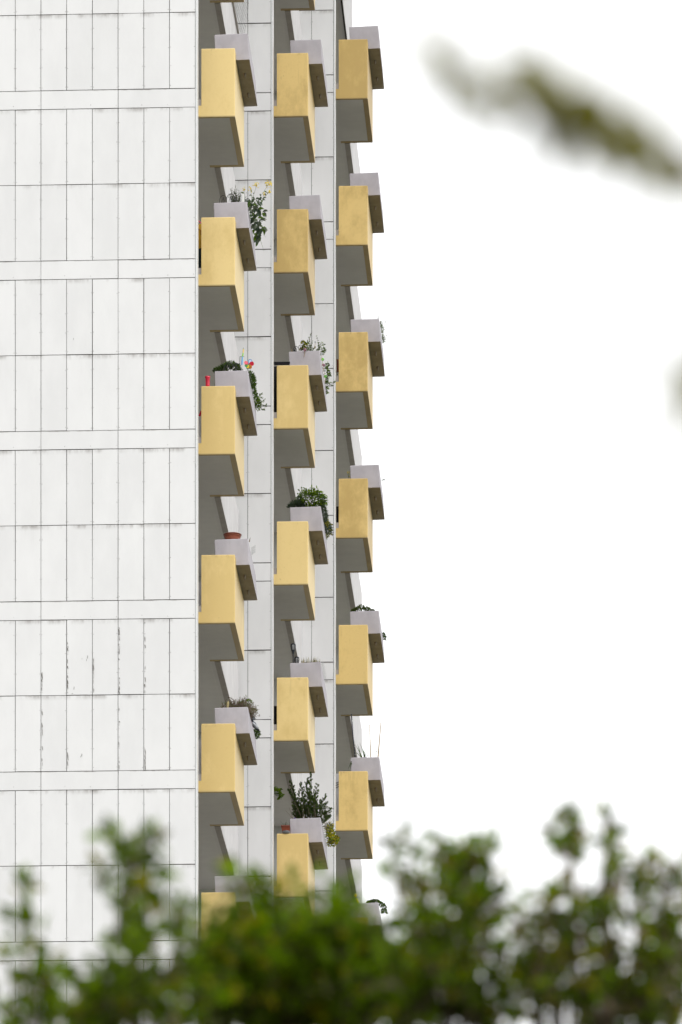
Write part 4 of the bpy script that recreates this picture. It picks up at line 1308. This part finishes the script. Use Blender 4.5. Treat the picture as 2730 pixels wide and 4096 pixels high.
for (u, v, u2, v2, r, lab) in [(1484, 3032, 1479, 2898, .008, 'thin straight cane in the middle of the cane planter'), (1513, 3030, 1525, 2887, .010, 'tallest slanting cane at the right end of the cane planter')]:
    p = loc(2, u, v, PL_LY[2] + .2)
    p2 = loc(2, u2, v2, PL_LY[2] + .2)
    t_ = p + (p - p2) * .12
    o = one('bamboo_cane', MB().tube([t_, p.lerp(p2, .25), p.lerp(p2, .6), p2], r * 1.4, r * .7, 7), M['cane'], lab, 'cane', 2, t_, 'bamboo canes')
lf = MB(); q = loc(2, 1510, 3008, PL_LY[2] + .2)
for (u2, v2) in [(1496, 2998), (1494, 3003), (1502, 2999)]:
    q2 = loc(2, u2, v2, PL_LY[2] + .2); lf.blade(q, q2 - q, (q2 - q).length, .014, 0)
one('cane_leaves', lf, M['lf_dark'], 'small pointed leaves beside the tallest slanting cane', 'leaves', 2, q)
# storey 4 right: toy flower, hairy shrub
p = loc(2, 1425, 3614, PL_LY[2] + .15); p.z = ztop(2, 4, p.x) - .03
t = thing('toy_flower', 'yellow cloth flower with a violet ribbon and bent green hook', 'garden ornament', 2, p)
ly = PL_LY[2] + .15
sub(t, 'stem', MB().tube([loc(2, *q, ly) for q in [(1429, 3616), (1428, 3600), (1425, 3594), (1421, 3592)]], .006, .006, 6), M['stem'])
sub(t, 'flower_head', MB().tube([loc(2, *q, ly) for q in [(1422, 3589), (1423, 3583), (1424, 3579), (1424, 3575)]], .02, .02, 9, radii=[.018, .029, .025, .006]), M['yellow_film'], True)
sub(t, 'skirt', MB().tube([loc(2, *q, ly) for q in [(1424, 3593), (1429, 3598), (1433, 3608), (1436, 3616)]], .01, .01, 8, radii=[.012, .014, .014, .016]), M['flower'], True)
sub(t, 'skirt', MB().tube([loc(2, *q, ly) for q in [(1422, 3594), (1420, 3600), (1418, 3607)]], .008, .006, 7), M['lime'], True)
sub(t, 'ribbon', MB().tube([loc(2, *q, ly - .03) for q in [(1417, 3591), (1424, 3591), (1432, 3588), (1441, 3592)]], .008, .004, 7), M['violet'])
sub(t, 'hook', MB().tube([loc(2, *q, ly) for q in [(1417, 3594), (1413, 3598), (1411, 3608), (1408, 3610), (1405, 3607), (1404, 3602)]], .0055, .0045, 6), M['green_film'])
B = pbase(2, 4, 1495, PL_LY[2] + .4)
t = thing('shaggy_shrub', 'shaggy dark green mat shrub spilling over the lowest right planter', 'plant', 2, B)
lf, sm = MB(), MB()
for (u, v, r) in [(1475, 3608, .03), (1485, 3606, .04), (1496, 3604, .05), (1508, 3606, .05), (1518, 3612, .05), (1528, 3618, .05), (1535, 3626, .05), (1536, 3640, .05), (1538, 3650, .05)]:
    grow_mound(lf, loc(2, u, v + 4, B.y if v < 3610 else lyv(2, 4, v + 5)), r, r, r, 80, .028, .009, (0, 0, 1), 1, -.1)
for (u, v, u2, v2) in [(1503, 3604, 1500, 3577), (1509, 3604, 1511, 3589), (1460, 3613, 1459, 3606)]:
    sm.tube([loc(2, u, v, B.y), loc(2, u2, v2, B.y)], .0035, .003, 5)
sub(t, 'leaves', lf, [M['lf_mid'], M['lf_dark']]); sub(t, 'stalks', sm, M['straw'])

# --- things inside the loggias, seen through the slot beside the parapets -----
def slot(c, u0, u1, v0, v1, ly, mat, dy=.05):
    a, b = loc(c, u0, v0, ly), loc(c, u1, v1, ly)
    return MB().box(a.x, b.x, ly, ly + dy, b.z, a.z)
p = loc(0, 795, 1075, LY_N[0] + .2)
t = thing('garden_chair', 'ochre cushion with pink edge over dark cloth, seen in the slot left of the balcony', 'cushioned chair', 0, Vector((p.x, p.y, slab(1) + .17)))
ly = LY_N[0] + .2
sub(t, 'cushion', slot(0, 770, 806, 896, 993, ly, None), M['ochre'])
sub(t, 'edge_piping', MB().tube([loc(0, 770, 872, ly), loc(0, 795, 884, ly), loc(0, 807, 894, ly)], .010, .010, 7), M['pink'])
sub(t, 'piping', MB().tube([loc(0, 785, 917, ly - .005), loc(0, 798, 917.5, ly - .005), loc(0, 804, 922, ly - .005), loc(0, 805, 940, ly - .005)], .005, .005, 6), M['rust'])
sub(t, 'cloth', slot(0, 770, 806, 994, 1076, ly, None), M['dark_cloth'])
p = loc(1, 1098, 1650, LY_N[1] + .2)
one('folded_parasol', slot(1, 1090, 1108.5, 1466, 1648, LY_N[1] + .2, None).box(loc(1, 1096, 0, LY_N[1] + .2).x, loc(1, 1160, 0, LY_N[1] + .2).x, LY_N[1] + .26, LY_N[1] + .30, loc(1, 0, 1470, LY_N[1] + .2).z, loc(1, 0, 1459.5, LY_N[1] + .2).z),
    M['black_cloth'], 'black covered furniture behind the parapet of the glass ball balcony', 'covered furniture', 1, p)
p = loc(1, 1098, 2890, LY_N[1] + .2)
one('black_chair_back', slot(1, 1092, 1111, 2824, 2898, LY_N[1] + .2, None), M['black_cloth'], 'black chair back in the slot left of the torch lamp balcony', 'chair', 1, p)
p = loc(2, 1350, 2085, LY_N[2] + .25)
one('black_crate', slot(2, 1346, 1357, 2026, 2088, LY_N[2] + .25, None), M['black_cloth'], 'dark object with pale specks in the slot beside the fourth right balcony', 'box', 2, p)
p = loc(2, 1350, 1485, LY_N[2] + .25)
one('rust_screen', slot(2, 1348, 1358, 1437, 1486, LY_N[2] + .25, None), M['rust'], 'rust red object in the slot left of the third right balcony', 'screen', 2, p)
p = loc(0, 803, 1660, LY_N[0] + .25)
one('grey_box', slot(0, 770, 806, 1665, 1758, LY_N[0] + .25, None), M['pale_grey'], 'pale grey box in the slot beside the pinwheel balcony', 'box', 0, p)
p = loc(0, 803, 1660, LY_N[0] + .15)
one('red_parasol', MB().tube([loc(0, 799, 1664, LY_N[0] + .15), loc(0, 806, 1644, LY_N[0] + .15)], .022, .012, 8), M['red'], 'slanting red cloth tip in the slot above the pale grey box', 'parasol', 0, p)
t = thing('window_frame', 'pale window frame with handrails in the slot beside the cane planter balcony', 'window', 2, loc(2, 1350, 3260, LY_N[2] + 1.0))
ly = LY_N[2] + 1.0
sub(t, 'pane', slot(2, 1343, 1359, 3094, 3262, ly + .01, None), M['pale_grey'])
m = MB()
for (v, v2) in [(3135, 3125), (3145, 3133), (3155, 3142)]:
    m.tube([loc(2, 1340, v, ly - .02), loc(2, 1362, v2, ly - .02)], .006, .006, 6)
sub(t, 'handrail', m, M['black_iron'])
for n, (va, vb) in {3: (2330, 2425), 4: (2960, 3105)}.items():
    o = thing('loggia_window', 'pale window strip in the slot beside the %s balcony' % ('terracotta pot' if n == 3 else 'heather'), 'window', 0, loc(0, 800, vb, LY_N[0] + 1.2))
    sub(o, 'pane', slot(0, 775, 806, va, vb, LY_N[0] + 1.2, None), M['pale_grey'])
    m = MB(); 
    for u in (799, 803):
        a, b = loc(0, u, va, LY_N[0] + 1.195), loc(0, u + 1.2, vb, LY_N[0] + 1.195)
        m.box(a.x, b.x, a.y - .004, a.y + .004, b.z, a.z)
    sub(o, 'frame_bar', m, M['lintel_under'])

# bird net in the upper left loggia
B = loc(0, 945, 100, BAYL[0] - .15)
m = MB()
yA, yB = LY_N[0] + BL + 1.2, BAYL[0] - .03
zz0, zz1 = slab(-1) + PAR_H + .01, slab(-2) - .05
for i in range(26):
    tt = i / 25
    y = yA + (yB - yA) * tt
    pts = []
    for k in range(9):
        s = k / 8
        pts.append(Vector((.10 + .07 * sin(pi * s) * (0.4 + tt) + .13 * tt, y + .06 * sin(3 * s + i), zz0 + (zz1 - zz0) * s)))
    m.tube(pts, .0016, .0016, 4)
for j in range(22):
    s = (j + .5) / 22
    pts = []
    for k in range(9):
        tt = k / 8
        pts.append(Vector((.10 + .07 * sin(pi * s) * (.4 + tt) + .13 * tt, yA + (yB - yA) * tt, zz0 + (zz1 - zz0) * s - .10 * sin(pi * tt))))
    m.tube(pts, .0016, .0016, 4)
one('bird_net', m, M['net'], 'thin dark bird netting strung above the topmost left planter', 'bird net', 0, B)
o = one('net_rail', MB().tube([Vector((.173, yA - .4, zz0 + .002)), Vector((.173, yB, zz0 + .002))], .018, .018, 8), M['lintel_under'], 'grey rail holding the lower edge of the bird netting', 'rail', 0, Vector((.173, yA, zz0)))

# ------------------------------------------------------------------ foreground trees, out of focus
def W(u, v, Y):
    return Vector(((u - CU) * Y / F, Y, CAMZ + (VH - v) * Y / F))

def fore_tree(label, Y, tu, masses, sprigs, mats, weights, leafL, group='trees in front of the tower', depth=.35, low=260, dens=1.0):
    """masses: (u, v, ru, rv, count) in px; sprigs: (list of (u, v), count, spread px)"""
    px = Y / F
    base = Vector(((tu - CU) * px, Y, 0))
    t = bpy.data.objects.new('young_tree', None)
    COL.objects.link(t)
    t.location = base
    t['_b'] = tuple(base)
    tag(t, label, 'tree', group)
    lf, wd, sm = MB(), MB(), MB()
    pick = lambda: random.choices(range(len(mats)), weights)[0]
    fork = W(tu, 4096, Y) - Vector((0, 0, 1.5))
    wd.tube([base - Vector((0, 0, .1)), base.lerp(fork, .3) + rv(.03), base.lerp(fork, .65) + rv(.04), fork], .075, .04, 9)
    def twig(q, d, L, k):
        e = q + d * L
        sm.tube([q, q.lerp(e, .5) + rv(.008), e], .003, .0014, 4)
        for i in range(k):
            p = q.lerp(e, (i + random.random()) / k)
            dd = d * .5 + rv(.6)
            lf.leaf(p, dd, leafL * random.uniform(.6, 1.2), leafL * .55 * random.uniform(.7, 1.2), pick(), curl=.15)
    def limb(target):
        mid = fork.lerp(target, .5) + rv(.05)
        wd.tube([fork, mid, target], .016, .004, 6)
    for (u, v, ru, rvv, k) in masses:
        c = W(u, v, Y)
        limb(c)
        nt_ = max(1, int(k * dens) // 6)
        for _ in range(nt_):
            d = rv().normalized() * random.random() ** .45
            q = c + Vector((d.x * ru * px, d.y * depth, d.z * rvv * px))
            dd = Vector((d.x * .8, d.y * .5, abs(d.z) * .3 + .55)) + rv(.45)
            twig(q - dd.normalized() * .05, dd.normalized(), random.uniform(.07, .13), 6)
    for (pts, k, sp) in sprigs:
        P3 = [W(u, v, Y + random.uniform(-.08, .08)) for u, v in pts]
        wd.tube([fork] + P3[:1], .012, .005, 5)
        sm.tube(P3, .005, .002, 5)
        for i in range(k):
            tt = (i + random.random()) / k * (len(P3) - 1)
            j = min(len(P3) - 2, int(tt)); q = P3[j].lerp(P3[j + 1], tt - j)
            ax = (P3[j + 1] - P3[j]).normalized()
            off = rv(.6) * sp * px
            lf.leaf(q + off * .6, off.normalized() * .9 + ax * .6 + rv(.25), leafL * random.uniform(.7, 1.2), leafL * .5, pick(), curl=.15)
    # the rest of the crown, under the picture
    for _ in range(low // 6):
        q = fork + Vector((random.gauss(0, .42), random.gauss(0, .42), random.uniform(-.6, 1.2)))
        twig(q, (rv() + Vector((0, 0, .6))).normalized(), .14, 6)
    sub(t, 'trunk', wd, M['bark'], True)
    tag(sub(t, 'twigs', sm, M['bark']), kind='stuff')
    sub(t, 'crown', lf, [M[k] for k in mats])
    return t
std = ['lf_fore', 'lf_fore_dark', 'lf_fore_warm']
fore_tree('slim blurred sapling at the lower left picture edge, pale wall behind', 14.6, 90,
          [(40, 4060, 90, 70, 70), (170, 4020, 110, 60, 60), (300, 4080, 140, 60, 150), (110, 3830, 70, 60, 24), (200, 3890, 60, 60, 30)],
          [([(130, 4000), (95, 3800), (80, 3650), (88, 3525)], 44, 40), ([(150, 3990), (190, 3880), (230, 3830)], 14, 30), ([(60, 3980), (30, 3850), (10, 3790)], 10, 30)], std, (5, 3, 1), .052, dens=.75)
fore_tree('tall blurred sapling whose pointed tip stands before the white panels', 14.2, 520,
          [(520, 3420, 45, 40, 16), (560, 3660, 110, 70, 50), (480, 3620, 70, 70, 22), (610, 3780, 120, 80, 90), (560, 3920, 130, 90, 150), (690, 3860, 110, 80, 110), (640, 4040, 190, 80, 260), (430, 3980, 80, 80, 90), (420, 4070, 120, 50, 120), (330, 3940, 70, 50, 40)],
          [([(540, 3700), (515, 3560), (500, 3450), (450, 3330)], 44, 45), ([(520, 3460), (560, 3390), (610, 3340)], 20, 38), ([(515, 3450), (480, 3380), (410, 3350)], 14, 34), ([(540, 3600), (600, 3520), (630, 3500)], 18, 40), ([(530, 3570), (440, 3510), (400, 3480)], 16, 40), ([(560, 3660), (670, 3400 + 230), (660, 3590)], 14, 40), ([(520, 3470), (600, 3380), (660, 3350)], 10, 30), ([(720, 3720), (745, 3660), (760, 3640)], 16, 50)],
          std, (5, 4, 1), .052, dens=.62)
fore_tree('dense dark blurred treetop hiding the foot of the left and middle balconies', 15.2, 1080,
          [(860, 3830, 110, 90, 240), (1000, 3850, 150, 110, 480), (1180, 3830, 160, 110, 520), (1350, 3830, 150, 110, 500), (1490, 3830, 90, 90, 240), (900, 3990, 170, 110, 460), (1120, 4010, 200, 110, 640), (1360, 4000, 200, 110, 620), (1520, 3960, 120, 120, 360),
           (1040, 3700, 100, 70, 60), (1360, 3710, 70, 60, 70), (1260, 3750, 120, 60, 120)],
          [([(1160, 3760), (1150, 3680), (1175, 3620)], 12, 45), ([(1230, 3760), (1245, 3660), (1225, 3590)], 14, 45), ([(1330, 3740), (1320, 3650), (1345, 3590)], 14, 45), 
           ([(1110, 3720), (1090, 3640), (1105, 3590)], 12, 45), ([(820, 3800), (800, 3740)], 8, 45), ([(1280, 3640), (1290, 3550)], 6, 60), ([(1180, 3600), (1170, 3520)], 6, 60),
           ([(1030, 3740), (990, 3600), (955, 3490)], 30, 60), ([(1010, 3640), (1060, 3560), (1045, 3480)], 22, 50), ([(890, 3800), (860, 3720), (850, 3680)], 16, 50), ([(960, 3560), (920, 3520)], 8, 40), ([(1060, 3740), (1050, 3640)], 14, 50), ([(1400, 3740), (1370, 3660), (1360, 3620)], 14, 50)],
          std, (6, 3, 1.2), .056, low=360, dens=.72)
fore_tree('blurred treetop with two rounded peaks right of the balconies, sky behind', 14.6, 1780,
          [(1790, 3480, 75, 75, 70), (1890, 3420, 70, 40, 44), (1930, 3520, 45, 110, 60), (1800, 3620, 120, 90, 150), (1690, 3730, 85, 80, 100), (1960, 3640, 80, 60, 60), (1700, 3880, 190, 120, 420), (1880, 3780, 130, 90, 170), (1820, 4010, 230, 90, 430), (2010, 3900, 110, 110, 110), (2070, 4040, 110, 60, 70), (1640, 3990, 90, 110, 200)],
          [([(1640, 3700), (1590, 3560), (1565, 3440), (1590, 3350)], 26, 26), ([(1700, 3640), (1640, 3500), (1650, 3380), (1600, 3345)], 20, 24), ([(1790, 3480), (1770, 3400), (1755, 3350)], 14, 30), ([(1880, 3460), (1930, 3400), (1955, 3390)], 14, 34), ([(1960, 3650), (2010, 3600), (2050, 3600)], 14, 34), ([(1860, 3440), (1850, 3390)], 10, 30)],
          std + ['lf_brown'], (5, 3, 1, .8), .050, dens=.72)
fore_tree('blurred brownish treetop at the lower right picture edge with bright gaps', 14.4, 2450,
          [(2250, 3680, 60, 60, 40), (2440, 3560, 80, 60, 44), (2560, 3580, 80, 70, 56), (2690, 3560, 60, 50, 40), (2640, 3700, 100, 90, 110), (2420, 3740, 130, 110, 160), (2230, 3830, 110, 90, 90), (2570, 3880, 170, 120, 250), (2330, 3980, 160, 120, 230), (2680, 3990, 90, 120, 150), (2500, 4060, 200, 70, 230), (2170, 4020, 70, 80, 90), (2330, 3700, 90, 80, 90), (2120, 3900, 80, 90, 110), (2110, 3780, 60, 60, 60), (2275, 3348, 48, 60, 60), (2436, 3358, 55, 34, 36), (2180, 3700, 60, 60, 60), (2690, 3850, 80, 90, 110)],
          [([(2300, 3640), (2290, 3520), (2275, 3420), (2272, 3400)], 3, 10), ([(2290, 3430), (2270, 3350), (2275, 3285)], 30, 40), ([(2400, 3560), (2440, 3430), (2440, 3350)], 4, 10), ([(2430, 3380), (2410, 3345)], 10, 26), ([(2440, 3400), (2470, 3340)], 10, 28), ([(2400, 3620), (2460, 3480), (2455, 3440)], 14, 30), ([(2560, 3600), (2580, 3480), (2590, 3460)], 12, 30), ([(2650, 3600), (2690, 3520), (2720, 3505)], 14, 34), ([(2220, 3720), (2200, 3610), (2190, 3580)], 12, 30), ([(2290, 3680), (2300, 3600), (2310, 3585)], 10, 30)],
          ['lf_fore', 'lf_fore_dark', 'lf_fore_warm', 'lf_brown'], (4, 3, 1.6, 2.2), .048, dens=.78)

# a branch close to the lens, from a tree that stands right of the picture
Yb = 4.6
bt = bpy.data.objects.new('overhanging_tree', None)
COL.objects.link(bt)
bt.location = (1.25, Yb + .1, 0); bt['_b'] = (1.25, Yb + .1, 0)
tag(bt, 'tree right of the view whose strongly blurred twig crosses the upper right sky', 'tree')
wd, sm, lf = MB(), MB(), MB()
wd.tube([(1.25, Yb + .1, -.1), (1.27, Yb + .1, 1.2), (1.2, Yb + .1, 2.4), (1.22, Yb + .15, 3.6), (1.3, Yb + .1, 4.8)], .10, .05, 10)
P1 = [Vector((1.2, Yb + .1, 2.45)), Vector((.8, Yb, 2.95))] + [W(u, v, Yb) for u, v in [(2950, 720), (2690, 640), (2480, 560), (2300, 470), (2150, 430), (1950, 400), (1810, 320), (1720, 250)]]
sm.tube(P1, .010, .0022, 7)
P2 = [Vector((1.2, Yb + .1, 2.2)), Vector((.8, Yb, 2.6)), W(3100, 1650, Yb), W(2850, 1620, Yb), W(2745, 1600, Yb)]
sm.tube(P2, .010, .002, 6)
for (u, v, du, dv, L) in [(1815, 325, -70, -120, .026), (1805, 330, 40, -30, .018), (1830, 320, -20, 50, .018), (1950, 400, 10, 50, .014), (2150, 430, -70, -110, .030), (2190, 430, 20, -90, .026), (2250, 450, 60, -40, .030), (2300, 470, 60, 40, .034), (2260, 460, -10, 60, .028), (2320, 470, 90, -30, .026), (2350, 490, 20, 80, .024),
                          (2480, 560, -20, 70, .016), (2480, 560, 50, -60, .016), (2600, 610, -20, -110, .024), (2620, 620, 40, 100, .026), (2680, 640, 60, 40, .022), (2560, 600, -40, 70, .018), (2650, 630, -30, 130, .018), (2762, 1600, -20, -40, .024), (2765, 1605, -10, 40, .022), (2900, 700, 20, 60, .03), (2860, 1620, 20, -60, .03), (2100, 420, 10, -60, .016), (1990, 410, -50, -40, .015), (2090, 425, 40, 40, .02), (1830, 335, 30, 20, .022), (1920, 390, 40, -50, .014), (2040, 415, -20, 60, .015), (2420, 530, 40, 50, .022), (2440, 540, -20, -60, .022), (2540, 590, 60, 20, .02), (1740, 270, -40, -40, .014), (1760, 280, 20, -60, .014)]:
    p = W(u, v, Yb + random.uniform(-.03, .03))
    d = Vector((du, random.uniform(-30, 30), -dv))
    lf.leaf(p, d, L * 1.9, L * 1.1, 0, up=Vector((random.uniform(-.4, .4), -1, .5)))
for (cu_, cv_, rr_, k_) in [(2275, 445, 70, 9), (1812, 322, 24, 3), (2190, 395, 45, 4), (2650, 655, 70, 4), (2775, 1602, 25, 4)]:
    for _ in range(k_):
        p = W(cu_ + random.gauss(0, rr_ * .6), cv_ + random.gauss(0, rr_ * .5), Yb + random.uniform(-.04, .04))
        lf.leaf(p, rv(), random.uniform(.035, .05), random.uniform(.02, .03), 0, up=Vector((random.uniform(-.4, .4), -1, .5)))
for _ in range(420):
    q = Vector((1.25, Yb + .1, 4.6)) + Vector((random.gauss(0, .45), random.gauss(0, .6), random.gauss(0, .5)))
    if q.x < .75:
        q.x = 1.5 - q.x
    lf.leaf(q, rv(), .05, .028, 0)
sub(bt, 'trunk', wd, M['bark'], True); sub(bt, 'branch', sm, M['bark']); sub(bt, 'leaves', lf, M['lf_over'])

for o in list(bpy.data.objects):
    if '_b' in o:
        del o['_b']
